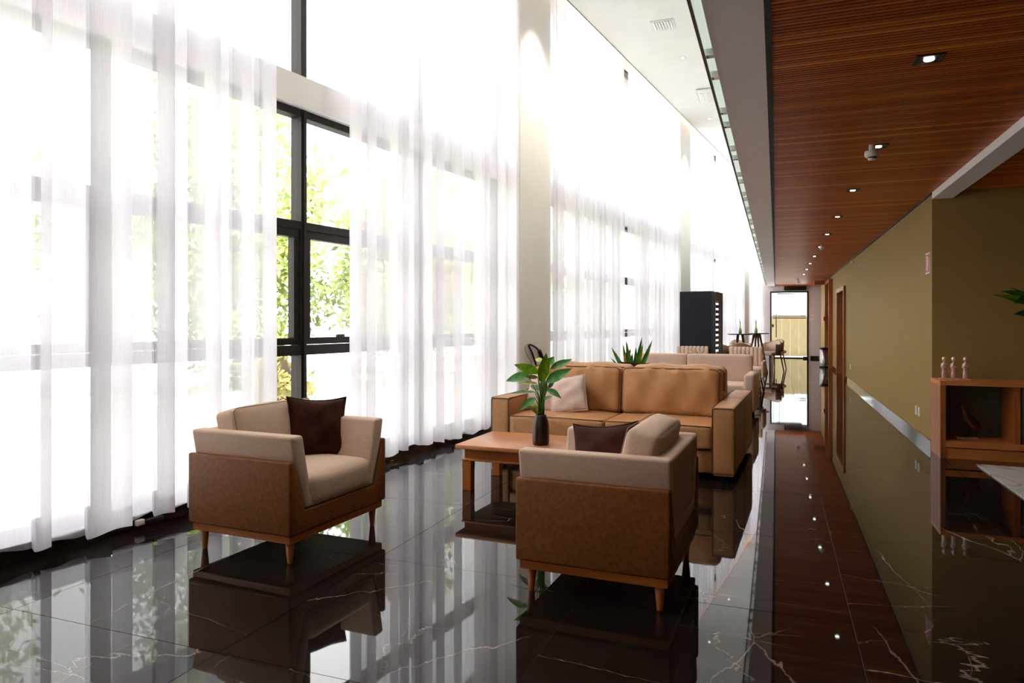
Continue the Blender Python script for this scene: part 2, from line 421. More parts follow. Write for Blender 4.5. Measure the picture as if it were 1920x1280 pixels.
# end wall with a real opening for the glass door
bm = bmesh.new()
DX0, DX1, DZ = -.193, 1.051, 2.33
add_box(bm, -1.6, DX0, YE, YE+.15, 0, ZH+.3); add_box(bm, DX1, XW+.4, YE, YE+.15, 0, ZH+.3); add_box(bm, DX0, DX1, YE, YE+.15, DZ, ZH+.3)
we = link('wall_end', from_bm(bm, 'wall_end', 'end_paint')); struct(we, 'pale grey wall at the far end of the corridor around the glass door', 'wall')
wb = box('wall_back', -6.0, XR+.2, YB-.15, YB, 0, ZH+.3, 'olive_paint'); struct(wb, 'plain olive wall behind the viewer', 'wall')
we2 = box('wall_east', XR, XR+.15, YB, YA+.15, 0, ZH+.3, 'olive_paint'); struct(we2, 'olive wall closing the right side of the lounge', 'wall')
wu = box('wall_upper', 3.2, 3.35, YA, YE+.15, ZC+.4, ZH+.3, 'white_paint'); struct(wu, 'white rear wall of the upper gallery', 'wall')

# high white ceiling, its edge running along the curtain pocket
bm = bmesh.new()
n0 = .10
pl = [W(sY(YB)-.2, n0, 0), W(sY(YE)+.2, n0, 0), Vector((XR, YE+.15, 0)), Vector((XR, YB, 0))]
A = [bm.verts.new((p.x, p.y, ZH)) for p in pl]; B = [bm.verts.new((p.x, p.y, ZH+.06)) for p in pl]
bm.faces.new(A); bm.faces.new(B[::-1])
for i in range(4): bm.faces.new([A[i], A[(i+1) % 4], B[(i+1) % 4], B[i]])
hc = link('ceiling_upper', from_bm(bm, 'ceiling_upper', 'white_paint')); struct(hc, 'high white plaster ceiling above the curtains', 'ceiling')
bm = bmesh.new()
pl = [W(sY(YB)-.3, -.5, 0), W(sY(YE)+.3, -.5, 0), Vector((XR+.2, YE+.15, 0)), Vector((XR+.2, YB-.15, 0))]
A = [bm.verts.new((p.x, p.y, ZH+.25)) for p in pl]; B = [bm.verts.new((p.x, p.y, ZH+.5)) for p in pl]
bm.faces.new(A); bm.faces.new(B[::-1])
for i in range(4): bm.faces.new([A[i], A[(i+1) % 4], B[(i+1) % 4], B[i]])
rf = link('roof', from_bm(bm, 'roof', 'white_paint')); struct(rf, 'flat roof slab over the hall', 'roof')

# wood ceiling: backing + fine slats (pitch about 33 mm, 6 px at the nearest)
cb = box('ceiling', -.046, XR, YB, YE, ZC+.016, ZC+.05, 'black_gap'); struct(cb, 'brown wooden ceiling of fine cross slats over the corridor', 'ceiling')
def slats(x0, x1, y0, y1, name, parent):
    p = .0333; wv = .0265; hgt = .017; v, f, tone = [], [], []
    y = y0
    while y+wv < y1:
        k = len(v); v += [(x0, y, ZC+hgt), (x0, y+.003, ZC), (x0, y+wv-.003, ZC), (x0, y+wv, ZC+hgt), (x1, y, ZC+hgt), (x1, y+.003, ZC), (x1, y+wv-.003, ZC), (x1, y+wv, ZC+hgt)]
        f += [(k, k+1, k+5, k+4), (k+1, k+2, k+6, k+5), (k+2, k+3, k+7, k+6)]
        t = random.random()**1.6*.55+.1; t = .95 if random.random() < .05 else t; tone += [t]*3; y += p
    me = pyd(name, v, f, 'slat_wood')
    a = me.attributes.new('tone', 'FLOAT', 'FACE'); a.data.foreach_set('value', tone)
    o = link(name, me, parent); o['kind'] = 'stuff'; return o
slats(-.016, XW, YB, YE, 'slat', cb); slats(XW+.175, XR, YB, YA, 'slat', cb)
# concrete gallery slab with painted soffit band on its left edge
sl = box('trim_1', -.276, -.046, YB, YE, ZC, ZC+.34, 'soffit_paint'); struct(sl, 'wide grey soffit band along the edge of the upper gallery', 'soffit')
gs = box('gallery_slab', -.046, XR, YB, YE, ZC+.05, ZC+.34, 'white_paint'); struct(gs, 'gallery floor slab above the wooden ceiling', 'slab')
g2 = box('trim_2', -.046, -.016, YB, YE, ZC-.004, ZC+.016, 'black_gap'); struct(g2, 'black strip standing in for the shadow gap between soffit band and slats', 'trim')  # solid black strip, the gap's shade put into its colour
t3 = box('trim_3', XW, XW+.175, YB, YA, ZC-.065, ZC+.016, 'white_paint'); struct(t3, 'white beam strip over the alcove opening', 'beam')
t4 = box('trim_4', XW-.012, XW, YA, YE, ZC-.02, ZC, 'black_gap'); struct(t4, 'thin dark line where slats meet the olive wall', 'trim')

# baseboards
bR = thing('baseboard_right', 'glossy black stone baseboard with pale top trim along the olive wall', 'baseboard', kind='structure')
bR['kind'] = 'structure'
for y0, y1 in ((YA, 16.85), (18.95, 20.6), (22.5, YE)):
    box('stone', XW-.014, XW, y0, y1, 0, .088, 'black_stone', bR); box('top_trim', XW-.018, XW, y0, y1, .088, .096, 'olive_paint', bR)
be = box('baseboard_end', DX1+.06, XW, YE-.014, YE, 0, .088, 'black_stone'); struct(be, 'black baseboard beside the glass door', 'baseboard')
b_a = box('baseboard_alcove', XW, XR, YA-.014, YA, 0, .088, 'black_stone'); struct(b_a, 'black baseboard under the dark olive alcove wall', 'baseboard')
bl = wempty('baseboard_left', 'black stone plinth running under the curtains', 'baseboard', kind='structure')
S0, S1 = sY(YB)-.2, sY(YE)
box('stone', -.34, 0, S0, S1, -.02, .098, 'black_stone', bl)

# ------------------------------------------------------------------ window wall
BAYS = [(S0, -5.056), (-4.057, 2.41), (3.409, 9.867), (10.825, 17.283), (18.302, S1)]
COLS = [(-5.056, -4.057), (2.41, 3.409), (9.867, 10.825), (17.283, 18.302)]
CN = ['nearest pale column, just outside the left of the frame', 'wide pale column behind the tan sofa', 'pale column behind the black cooler', 'narrow far pale column beyond the high tables']
for (a, b), lab in zip(COLS, CN):
    o = wempty('column', lab, 'column', kind='structure'); o['group'] = 'columns of the window wall'
    box('shaft', -.42, .02, a, b, 0, ZH+.25, 'column_paint', o)
sp = wempty('trim_5', 'off-white spandrel beam crossing the window wall at door-head height', 'beam', kind='structure')
for a, b in BAYS: box('beam', -.42, -.12, a, b, 2.96, 3.2, 'column_paint', sp)
pk = wempty('trim_6', 'curtain pocket along the top of the window wall', 'pocket', kind='structure')
box('fascia', -.46, -.40, S0, S1, ZH+.08, ZH+.25, 'white_paint', pk); box('led_strip', .075, .095, S0, S1, ZH+.03, ZH+.05, 'led_glow', pk); box('shadow_line', .098, .106, S0, S1, ZH-.006, ZH, 'black_gap', pk)  # last box: solid black strip drawn as the shadow at the ceiling edge
ORD = ['nearest, partly behind the viewer', 'nearest large window bay with a gap between sheer curtains and dark bronze frames', 'second window bay behind the plants and cream sofa', 'third window bay beyond the black cooler', 'last window bay beside the far wall']
for k, (a, b) in enumerate(BAYS):
    wn = wempty('window_%d' % (k+1), ORD[k] if k else 'window bay '+ORD[0], 'window', kind='structure')
    nb = max(1, round((b-a)/1.617)); st = (b-a)/nb
    F0, F1 = -.30, -.18
    for i in range(nb+1):
        c = a+st*i; c = min(max(c, a+.03), b-.03)
        box('mullion', F0, F1, c-.03, c+.03, .098, 2.96, 'dark_bronze', wn, .004, 1)
        box('mullion', F0, F1, c-.03, c+.03, 3.2, ZH+.12, 'dark_bronze', wn, .004, 1)
        box('cover_strip', F1, F1+.012, c-.012, c+.012, .12, 2.94, 'dark_bronze', wn)
    for i in range(nb):
        p, q = a+st*i+.03, a+st*(i+1)-.03
        for z0, z1, nm in ((2.90, 2.96, 'head_rail'), (1.995, 2.06, 'rail'), (.985, 1.065, 'rail'), (.098, .14, 'sill_rail'), (3.2, 3.23, 'sill_rail'), (ZH+.08, ZH+.12, 'head_rail')):
            box(nm, F0+.01, F1-.008, p, q, z0, z1, 'dark_bronze', wn, .003, 1)
        # opening sash in the middle row
        for z0, z1, y0, y1 in ((1.93, 1.99, p+.01, q-.01), (1.07, 1.125, p+.01, q-.01)): box('sash_rail', F0+.03, F1-.02, y0, y1, z0, z1, 'dark_bronze', wn, .003, 1)
        for y0, y1 in ((p+.01, p+.06), (q-.06, q-.01)): box('sash_stile', F0+.03, F1-.02, y0, y1, 1.125, 1.93, 'dark_bronze', wn, .003, 1)
        for z0, z1, m_ in ((.14, .985, 0), (1.125, 1.93, .06), (2.06, 2.90, 0), (3.23, ZH+.08, 0)):
            box('pane', -.245, -.239, p+m_, q-m_, z0, z1, 'glass', wn)
    if k == 1:
        c = a+st*2
        boxc('latch', (F1+.0, c+.42, 1.135), (.03, .09, .03), 'black_metal', wn, .008)

# ------------------------------------------------------------------ sheer curtains
def curtain(s0, s1, label, seed, hang=.075, mean=.15, laps=(.0, .022), ret=False):
    rg = random.Random(seed)
    o = wempty('sheer_curtain', label, 'curtain', group='white sheer curtains')
    pts = []; s = s0; front = rg.random() < .5
    prof = []                              # (s, n) polyline of the folds
    while s < s1-.02:
        wv = min(mean*rg.uniform(.45, 1.5), s1-s)
        n = (.095 if front else .005)+rg.uniform(-.012, .012)
        lap = rg.uniform(*laps)
        prof += [(s-lap*.5, n-.004), (s-lap*.5+.012, n), (s+wv*.5, n+rg.uniform(-.006, .010)), (s+wv+lap*.5-.012, n), (s+wv+lap*.5, n-.004)]
        s += wv; front = not front
    prof = [(min(max(a, s0), s1), b) for a, b in prof]
    if ret: prof = [(s0, -.12), (s0+.004, -.06)]+prof
    for _ in range(2):
        q = [prof[0]]
        for (a, b), (c, d) in zip(prof[:-1], prof[1:]): q += [(a*.75+c*.25, b*.75+d*.25), (a*.25+c*.75, b*.25+d*.75)]
        q.append(prof[-1]); prof = q
    ph = [rg.uniform(0, 6.28) for _ in range(4)]
    zs = [hang, hang+.115, .45, .9, 1.5, 2.2, 3.0, 3.9, 4.8, 5.4, ZH+.12]
    def sheet(zz, dn=0):
        v, f = [], []
        for z in zz:
            t = z/ZH
            for i, (a, b) in enumerate(prof):
                sw = (1-t)*(.012*math.sin(a*3.1+ph[0])+.003*math.sin(a*11+ph[1]+z*1.2))
                bb = .045+(b-.045)*(1.0 if t < .9 else .8)+dn
                dz = (.012*math.sin(a*5+ph[2])+.008*math.sin(a*23+ph[3])) if z == hang else 0
                v.append((bb+.25*sw, a+sw*(1 if s0 < a < s1 else .4), z+dz))
        m = len(prof)
        for r in range(len(zz)-1):
            for i in range(m-1): f.append((r*m+i, r*m+i+1, (r+1)*m+i+1, (r+1)*m+i))
        me = bpy.data.meshes.new('cloth'); me.from_pydata([tuple(map(float, p)) for p in v], [], f); me.update()
        return finish(me, 'sheer', True)
    link('cloth', sheet(zs), o); link('hem', sheet([hang, hang+.115], -.0025), o)
    return o
curtain(S0, -5.06, 'white sheer curtain beside the viewer, left of the nearest column', 9)
curtain(-4.05, -1.30, 'white sheer curtain filling the left of the picture behind the left armchair', 2, mean=.145, laps=(.012, .07))
curtain(-.586, 2.40, 'white sheer curtain between the open window gap and the wide pale column', 3, mean=.14, laps=(.005, .035))
curtain(3.42, 6.194, 'white sheer curtain right of the wide pale column, behind the spiky plant', 4, mean=.13, ret=True)
curtain(6.547, 9.86, 'white sheer curtain left of the column behind the cooler', 5, mean=.13)
curtain(10.83, 13.035, 'narrow white sheer curtain above the black cooler', 6, mean=.13, ret=True)
curtain(13.469, 17.28, 'white sheer curtain right of the dark mullion above the high tables', 7, mean=.13)
curtain(18.31, 20.85, 'farthest white sheer curtain beside the end wall', 8, mean=.13, ret=True)

# ------------------------------------------------------------------ glass balustrade of the gallery
gb = thing('glass_balustrade', 'frameless glass balustrade with small clips on the gallery edge', 'balustrade', (0, 0, ZC))
pit = .985; y = 3.93-pit*7
bm = bmesh.new(); add_box(bm, -.324, -.314, .003, pit-.003, -.012, 1.15); gp_me = from_bm(bm, 'panel', 'glass_green')
bm = bmesh.new(); add_box(bm, -.326, -.312, .003, pit-.003, -.018, -.012); ge_me = from_bm(bm, 'edge_strip', 'black_metal')
bm = bmesh.new(); add_box(bm, -.314, -.276, -.022, .022, .012, .045); clip_me = from_bm(bm, 'clip', 'chrome')
while y < YE-pit:
    p = link('panel', gp_me, gb, (0, y, 0)); link('edge_strip', ge_me, p)
    for dy in (.555, .875):
        link('clip', clip_me, gb, (0, y+dy, 0))
    y += pit

# ------------------------------------------------------------------ ceiling fittings
def downlight(x, y, z, label, col=True, size=.062):
    t = thing('downlight', label, 'light', (x, y, z), group='high ceiling spotlights' if not col else 'square black downlights in the wooden ceiling')
    bm = bmesh.new()
    for a, b, c, d in ((-size, size, -size, -size+.012), (-size, size, size-.012, size), (-size, -size+.012, -size+.012, size-.012), (size-.012, size, -size+.012, size-.012)): add_box(bm, a, b, c, d, -.006, .002)
    add_box(bm, -size+.012, size-.012, -size+.012, size-.012, -.001, .001)
    link('housing', from_bm(bm, 'housing', 'black_metal' if col else 'white_plastic'), t)
    lathe('lens', [(.0, -.003), (.024, -.004), (.022, -.009), (.0, -.011)], 'lamp_glow', t, n=16)
    return t
names = ['nearest', 'second', 'third', 'fourth', 'fifth', 'sixth', 'seventh', 'eighth', 'ninth', 'tenth', 'eleventh', 'twelfth']
for k in range(10):
    downlight(.69, 3.86+1.79*k, ZC, '%s square black downlight from the viewer in the slatted wooden ceiling' % names[k])
def detector(x, y, label, s=1.0):
    t = thing('smoke_detector', label, 'detector', (x, y, ZC))
    lathe('base', [(.0, 0), (.022*s, 0), (.022*s, -.046*s), (.0, -.047*s)], 'white_plastic', t, n=20)
    lathe('body', [(.0, -.046*s), (.050*s, -.046*s), (.050*s, -.076*s), (.040*s, -.088*s), (.0, -.088*s)], 'white_plastic', t, n=20)
    lathe('vent', [(.0, -.088*s), (.030*s, -.089*s), (.028*s, -.097*s), (.0, -.097*s)], 'black_metal', t, n=16)
    lathe('cap', [(.0, -.097*s), (.030*s, -.097*s), (.026*s, -.106*s), (.0, -.107*s)], 'white_plastic', t, n=16)
detector(.645, 5.60, 'white round smoke detector hanging near the second downlight')
detector(.70, 12.5, 'small white smoke detector far down the wooden ceiling', .8)
detector(.62, 22.6, 'tiny white detector near the glass door', .9)
def wash(s, label):
    p = W(s, .55, ZH)
    t = downlight(p.x, p.y, ZH, label, False, .07)
    ld = bpy.data.lights.new('lamp', 'SPOT'); ld.energy = 150; ld.color = (1, .82, .66); ld.spot_size = R(58); ld.spot_blend = .8; ld.shadow_soft_size = .04
    lo = bpy.data.objects.new('lamp', ld); C.objects.link(lo); lo.parent = t; lo.location = (0, 0, -.03)
    d = (W(s, 0, ZH-3.4)-(p+Vector((0, 0, -.03)))).normalized(); lo.rotation_euler = d.to_track_quat('-Z', 'Y').to_euler()
for (a, b), n_ in zip(COLS[1:], ('the wide pale column', 'the column behind the cooler', 'the farthest column')): wash((a+b)/2, 'white ceiling spotlight washing '+n_)
def ceiling_spot(x, y, label):
    t = downlight(x, y, ZH, label, False, .05)
    ld = bpy.data.lights.new('lamp', 'SPOT'); ld.energy = 70; ld.color = (1, .88, .76); ld.spot_size = R(120); ld.spot_blend = 1; ld.shadow_soft_size = .05
    lo = bpy.data.objects.new('lamp', ld); C.objects.link(lo); lo.parent = t; lo.location = (0, 0, -.03)
for x, y, lab in ((-1.452, 11.874, 'small white spotlight in the high white ceiling beyond the square grille'), (-1.75, 8.6, 'added small white spotlight in the high white ceiling above the tan sofas'), (-2.0, 5.3, 'added small white spotlight in the high ceiling above the coffee table'), (-2.1, 2.0, 'added small white spotlight in the high ceiling above the armchairs'), (-1.1, 18.2, 'added small white spotlight in the high ceiling above the round tables')): ceiling_spot(x, y, lab)  # only the first is known; the rest are added to brighten the room
t = thing('air_grille', 'square white grille in the high white ceiling', 'vent', (-1.564, 10.452, ZH))
box('frame', -.17, .17, -.17, .17, -.012, .002, 'white_plastic', t, .004, 1)
for k in range(7): boxc('slat', (-.12+.04*k, 0, -.017), (.030, .28, .008), 'white_plastic', t, rot=(0, .35, 0))
t = thing('air_conditioner', 'white ceiling cassette air conditioner partly hidden by the glass balustrade', 'air conditioner', (-1.0, 13.99, ZH))
box('cover', -.42, .42, -.42, .42, -.035, .0, 'white_plastic', t, .03, 3)
box('intake', -.24, .24, -.24, .24, -.045, -.034, 'paper_white', t, .005, 1)
for r_ in range(4):
    o = boxc('louvre', (.33*math.cos(r_*PI/2), .33*math.sin(r_*PI/2), -.038), (.05, .5, .008), 'white_plastic', t); o.rotation_euler = (0, 0, r_*PI/2)

# ------------------------------------------------------------------ armchairs
def make_armchair(label, loc, rot):
    t = thing('armchair', label, 'armchair', loc, rot, 'two-tone lounge armchairs')
    for sx in (-1, 1):
        for sy in (-1, 1):
            lg = lathe('leg', [(.013, 0), (.0135, .004), (.024, .115)], 'cherry_z', t, (sx*.298, sy*.365, 0), n=14)
    bm = bmesh.new(); add_box(bm, -.34, .34, -.41, .41, .112, .153)
    bmesh.ops.bevel(bm, geom=bm.edges[:], offset=.003, segments=2, affect='EDGES')
    link('base_frame', from_bm(bm, 'base_frame', 'cherry', False), t)
    U = [(-.43, .155), (.43, .155), (.43, .535), (.392, .535), (.305, .268), (-.305, .268), (-.392, .535), (-.43, .535)]
    prism('leather_shell', U, 'X', -.355, .355, 'leather_brown', t, .012, 3)
    Uc = [(-.302, .272), (.302, .272), (.388, .535), (.412, .662), (.322, .662), (.272, .42), (.268, .345), (-.268, .345), (-.272, .42), (-.322, .662), (-.412, .662), (-.388, .535)]
    prism('arm_frame', Uc, 'X', -.352, .352, 'linen', t, .017, 3)
    V = [(-.28, .30), (.28, .30), (.335, .655), (-.335, .655)]
    prism('back_panel', V, 'X', -.348, -.245, 'linen', t, .018, 4)
    soft('seat_cushion', (.062, 0, .356), (.605, .556, .172), .05, (.008, .0, .020), 'linen', t, n=14)
    b = soft('back_cushion', (-.175, 0, .595), (.15, .635, .335), .03, (.028, .008, .014), 'linen', t, rot=(0, R(-14), 0), n=14, seed=3)
    lp = [(.074, p[0], p[2]) for p in rect_loop(.63, .33, 0, .03)]
    tube('seam', lp, .0028, 'chair_back_fabric', b, 5, True)
    return t
ch1 = make_armchair('beige and brown leather armchair on the left, beside the sheer curtain', (-2.640, 3.366, 0), R(-3))
ch2 = dup(ch1, (-.757, 3.440, 0), R(178), 'beige and brown leather armchair in the middle foreground, seen from its side')

def throw_pillow(label, loc, rot, size, mname, t=.13, edge=None, seed=0, pinch=.07):
    p = thing('throw_pillow', label, 'pillow', loc)
    p.rotation_euler = rot
    c = link('cover', pillow_mesh('cover', size, size, t, mname, seed, pinch=pinch), p)
    tube('edge_seam', [tuple(q) for q in pillow_edge(size, size, pinch)], .0045, edge or mname, p, 6, True)
    return p
throw_pillow('dark brown square pillow on the left armchair', (-2.625, 3.585, .600), (R(-13), R(4), R(60)), .39, 'brown_velvet', .16, seed=1, pinch=.13)
throw_pillow('dark brown pillow on the middle armchair', (-.845, 3.60, .53), (R(-16), R(-7), R(-15)), .39, 'brown_velvet', .15, seed=2, pinch=.13)

# ------------------------------------------------------------------ coffee table with vase plant
t = thing('coffee_table', 'low reddish wooden coffee table between the armchairs and tan sofa', 'table', (-1.62, 5.03, 0), R(-1.5))
box('table_top', -.60, .60, -.345, .345, .312, .345, 'cherry_x', t, .006, 2)
box('apron', -.545, .545, -.29, .29, .235, .312, 'cherry', t)
box('ledge', -.565, .565, -.31, .31, .222, .236, 'cherry', t, .004, 2)
for sx in (-1, 1):
    for sy in (-1, 1):
        x, y = sx*.525, sy*.27
        lg = box('leg', x-.035, x+.035, y-.035, y+.035, 0, .222, 'cherry_z', t, .003, 1)
        for z in (.165, .178, .191): box('groove_band', x-.0365, x+.0365, y-.0365, y+.0365, z, z+.006, 'cherry', lg)

def leaf_mesh(name, L, wd, mname, droop=.15, fold=.25, n=9, point=1.0, wave=0):
    """leaf along +X, lying in XY, arching down in Z"""
    v, f = [], []
    for i in range(n+1):
        t = i/n
        ww = wd/2*math.sin(PI*min(1, t**.8*.97+.03))**point*(1 if t < .98 else .3)
        zc = -droop*L*t*t; x = L*t*(1-.12*droop*t)
        for s, k in ((-1, 1), (-.5, .42), (0, 0), (.5, .42), (1, 1)):
            v.append((x, ww*s, zc+fold*ww*k+wave*math.sin(t*9+s)*ww))
    for i in range(n):
        for j in range(4): f.append((i*5+j, i*5+j+1, (i+1)*5+j+1, (i+1)*5+j))
    me = bpy.data.meshes.new(name); me.from_pydata(v, [], f); me.update(); me = finish(me, mname, True)
    return me
def orient(o, base, tip, roll=0):
    d = Vector(tip)-Vector(base); o.location = base
    q = d.to_track_quat('X', 'Z'); o.rotation_mode = 'QUATERNION'
    from mathutils import Quaternion
    o.rotation_quaternion = q @ Quaternion((1, 0, 0), roll)
def orient2(o, base, tip, roll=0):
    x = (Vector(tip)-Vector(base)).normalized(); n = (-FV*.85+Vector((0, 0, .55))); n = (n-x*n.dot(x)).normalized(); y = n.cross(x)
    M = Matrix((x, y, n)).transposed().to_4x4() @ Matrix.Rotation(roll, 4, 'X'); M.translation = base; o.matrix_local = M
vp = Vector((-1.63, 4.918, .345)); vd = 5.177; px = vd/1310
pl = thing('vase_plant', 'leafy green variegated stems in a ribbed dark brown vase on the coffee table', 'plant', vp)
lathe('vase', [(.0, 0), (.050, 0), (.056, .008), (.058, .03), (.057, .145), (.052, .175), (.041, .203), (.040, .222), (.036, .222), (.035, .20), (.0, .19)], 'vase_brown', pl, n=48, lobes=8, amp=.07)
def zp(x, y, dep=0):     # zoom-crop coordinates (6.4x of 940..1100, 640..840) -> local
    u, v = 940+x/6.4, 640+y/6.4
    return at(u, v, vd+dep)-vp
LV = [((450, 370), (150, 275), 95, 'leaf_bright', .05, -.5, -.05), ((330, 400), (30, 460), 95, 'leaf_dark', .18, .3, .04), ((430, 500), (200, 488), 42, 'leaf_pale', .1, .9, -.08),
      ((410, 605), (92, 600), 40, 'leaf_dark', .12, 1.2, .05), ((410, 675), (203, 808), 70, 'leaf_dark', .25, .6, -.08), ((480, 490), (543, 133), 115, 'leaf_bright', .02, 1.3, -.09),
      ((555, 290), (632, 178), 75, 'leaf_dark', .02, .7, .05), ((590, 330), (852, 203), 80, 'leaf_dark', .05, .5, .06), ((535, 490), (842, 313), 105, 'leaf_dark', .10, .8, -.07),
      ((540, 575), (736, 660), 90, 'leaf_dark', .18, -.4, -.05), ((508, 692), (610, 650), 36, 'leaf_dark', .1, .4, -.07), ((495, 235), (398, 205), 55, 'leaf_pale', .1, .5, .06),
      ((435, 860), (358, 808), 48, 'leaf_bright', .05, .8, -.06), ((470, 580), (345, 520), 80, 'leaf_blue', .05, 1.0, .09), ((440, 430), (285, 420), 40, 'leaf_pale', .1, -1.0, -.11),
      ((430, 770), (320, 750), 40, 'leaf_bright', .1, .8, .02), ((520, 610), (505, 440), 70, 'leaf_blue', .02, 1.4, .05), ((560, 560), (640, 470), 40, 'leaf_blue', .02, 1.4, .1)]
for k, (b, tp, wd, mt, dr, roll, dep) in enumerate(LV):
    B_, T_ = zp(*b, dep*.3), zp(*tp, dep)
    lf = link('leaf', leaf_mesh('leaf', (T_-B_).length, wd*px/6.4*1.25, mt, dr, .22), pl); orient2(lf, B_, T_, roll*.45-.25)
    root = Vector((random.uniform(-.018, .018), random.uniform(-.018, .018), .20))
    mid = (root*.55+B_*.45)+Vector((0, 0, .02)); mid.x *= .6; mid.y *= .6
    tube('stem', [root, mid, B_+(T_-B_)*.03], [.0058, .005, .003], 'stem_green', pl, 6)
for k in range(5):
    tube('stem', [Vector((.014*math.cos(k*1.3), .014*math.sin(k*1.3), .19)), zp(470+12*k, 650, .02*math.sin(k)), zp(485+9*k, 480, .03*math.sin(k*2))], [.008, .0075, .003], 'stem_green', pl, 7)

# ------------------------------------------------------------------ tan leather sofas, back to back
SR = R(-2.8); wx = Vector((math.cos(SR), math.sin(SR), 0)); wy = Vector((-math.sin(SR), math.cos(SR), 0))
RF = Vector((-.301, 5.669, 0)); SO = RF-wx*1.04
def make_sofa(label, loc, rot):
    t = thing('leather_sofa', label, 'sofa', loc, rot, 'tan leather sofas back to back')
    soft('base', (0, .41, .148), (1.74, .77, .19), .015, (0, .004, 0), 'tan_leather', t, n=8)
    for s in (-1, 1):
        a = soft('arm', (s*.955, .41, .315), (.170, .82, .53), .018, (.006, .006, .004), 'tan_leather', t, n=10)
        fr = tube('piping', rect_loop(.164, .524, -.411, .02), .0045, 'tan_piping', a, 6, True)
        for sx in (-1, 1): tube('piping', [(sx*.083, -.405+.81*i/8, .263) for i in range(9)], .0042, 'tan_piping', a, 6)
        soft('seat_cushion', (s*.436, .325, .338), (.868, .66, .19), .03, (0, .012, .014), 'tan_leather', t, n=24, seed=4+s, wr=.004)
        sc_ = t.children[-1]
        for y_, z_ in ((-.322, .088), (-.322, -.088)): tube('piping', [(-.425+.85*i/10, y_-.006*math.sin(PI*i/10), z_+.006*math.sin(PI*i/10)) for i in range(11)], .0045, 'tan_piping', sc_, 6)
        c = soft('back_cushion', (s*.436, .625, .632), (.866, .19, .425), .05, (.0, .035, .012), 'tan_leather', t, rot=(R(-7), 0, 0), n=40, seed=8+s, wr=.013)
        tube('piping', [(p[0], p[1], p[2]+.006*math.sin(p[0]*8)) for p in rect_loop(.835, .40, -.082, .04)], .0048, 'tan_piping', c, 6, True)
        tube('piping', rect_loop(.835, .40, .082, .04), .0048, 'tan_piping', c, 6, True)
    soft('backrest', (0, .755, .43), (1.74, .13, .40), .03, (0, .004, .004), 'tan_leather', t, n=8)
    for sx in (-1, 1):
        for y_ in (.08, .74): lathe('foot', [(.02, 0), (.022, .055)], 'black_metal', t, (sx*.95, y_, 0), n=12)
    return t
so1 = make_sofa('tan leather two-seat sofa facing the coffee table', SO, SR)
so2 = dup(so1, SO+wy*1.645, SR+PI, 'tan leather sofa turned away, back to back with the front one')
def sof(x, y, z): return SO+wx*x+wy*y+Vector((0, 0, z))
throw_pillow('light beige pillow leaning on the tan sofa, right of the plant', sof(-.44, .36, .595), (R(-24), R(-10), SR+R(6)), .34, 'linen_pillow', .12, seed=5, pinch=.05)
throw_pillow('light beige pillow in the left corner of the tan sofa, behind the plant', sof(-.70, .42, .595), (R(-20), R(3), SR+R(-10)), .34, 'linen_pillow', .12, seed=6, pinch=.05)
throw_pillow('dark brown pillow peeking over the rear tan sofa, right of the spiky plant', at(1200, 712, 7.05), (R(15), 0, SR), .37, 'brown_velvet', .10, seed=7)
throw_pillow('dark brown pillow peeking over the rear tan sofa, left of the spiky plant', at(1160, 712, 7.15), (R(15), 0, SR), .37, 'brown_velvet', .10, seed=8)

# ------------------------------------------------------------------ middle group: coffee table + spiky plant + cream sofa
mt_ = thing('coffee_table', 'wooden coffee table hidden between the rear tan sofa and cream sofa', 'table', (-1.5, 8.25, 0), SR)
box('table_top', -.55, .55, -.32, .32, .312, .345, 'cherry_x', mt_, .006, 2); box('apron', -.5, .5, -.27, .27, .235, .312, 'cherry', mt_)
for sx in (-1, 1):
    for sy in (-1, 1): box('leg', sx*.48-.035, sx*.48+.035, sy*.25-.035, sy*.25+.035, 0, .235, 'cherry_z', mt_)
bp = Vector((at(1187, 690, 8.1).x, at(1187, 690, 8.1).y, .345))
br = thing('spiky_plant', 'spiky green plant with orange flowers standing behind the tan sofas', 'plant', bp)
lathe('pot', [(.0, 0), (.07, 0), (.10, .16), (.105, .19), (.092, .19), (.085, .16), (.0, .155)], 'vase_brown', br, n=24)
def zb(x, y, dep=0): return at(1120+x/10.667, 620+y/10.667, 8.1+dep)-bp
for x, y, dep, mt in [(280, 325, .1, 'leaf_dark'), (255, 530, -.05, 'leaf_dark'), (512, 275, .1, 'leaf_dark'), (573, 165, -.05, 'leaf_dark'), (775, 320, -.1, 'leaf_dark'), (893, 120, .05, 'leaf_dark'), (918, 245, -.08, 'leaf_bright'), (1105, 175, .06, 'leaf_dark'), (1062, 378, -.1, 'leaf_dark'), (640, 400, .12, 'leaf_bright'), (700, 430, -.13, 'leaf_dark'), (560, 470, -.12, 'leaf_bright'), (850, 430, .14, 'leaf_dark'), (460, 590, .13, 'leaf_dark')]:
    tip = zb(x, y, dep); base = Vector((random.uniform(-.03, .03), random.uniform(-.03, .03), .16))
    m1 = base.lerp(tip, .5)+Vector((0, 0, .03))
    # two-part strap leaf, bent
    L = (tip-base).length
    lf = link('leaf', leaf_mesh('leaf', L, .058, mt, .0, .35, 9, .8), br); orient2(lf, base, tip, random.uniform(-.6, .6))
for x, y in ((650, 345), (820, 505), (560, 455)):
    tip = zb(x, y); base = Vector((0, 0, .17)); st = tube('flower_stem', [base, base.lerp(tip, .6), tip-Vector((0, 0, .07))], .005, 'stem_green', br, 6)
    for k in range(4):
        lf = link('flower', leaf_mesh('flower', .075, .02, 'flower_orange', .0, .3, 5), br); b_ = tip-Vector((0, 0, .075)); orient(lf, b_, b_+Vector((.03*math.cos(k*1.7), .03*math.sin(k*1.7), .07)))

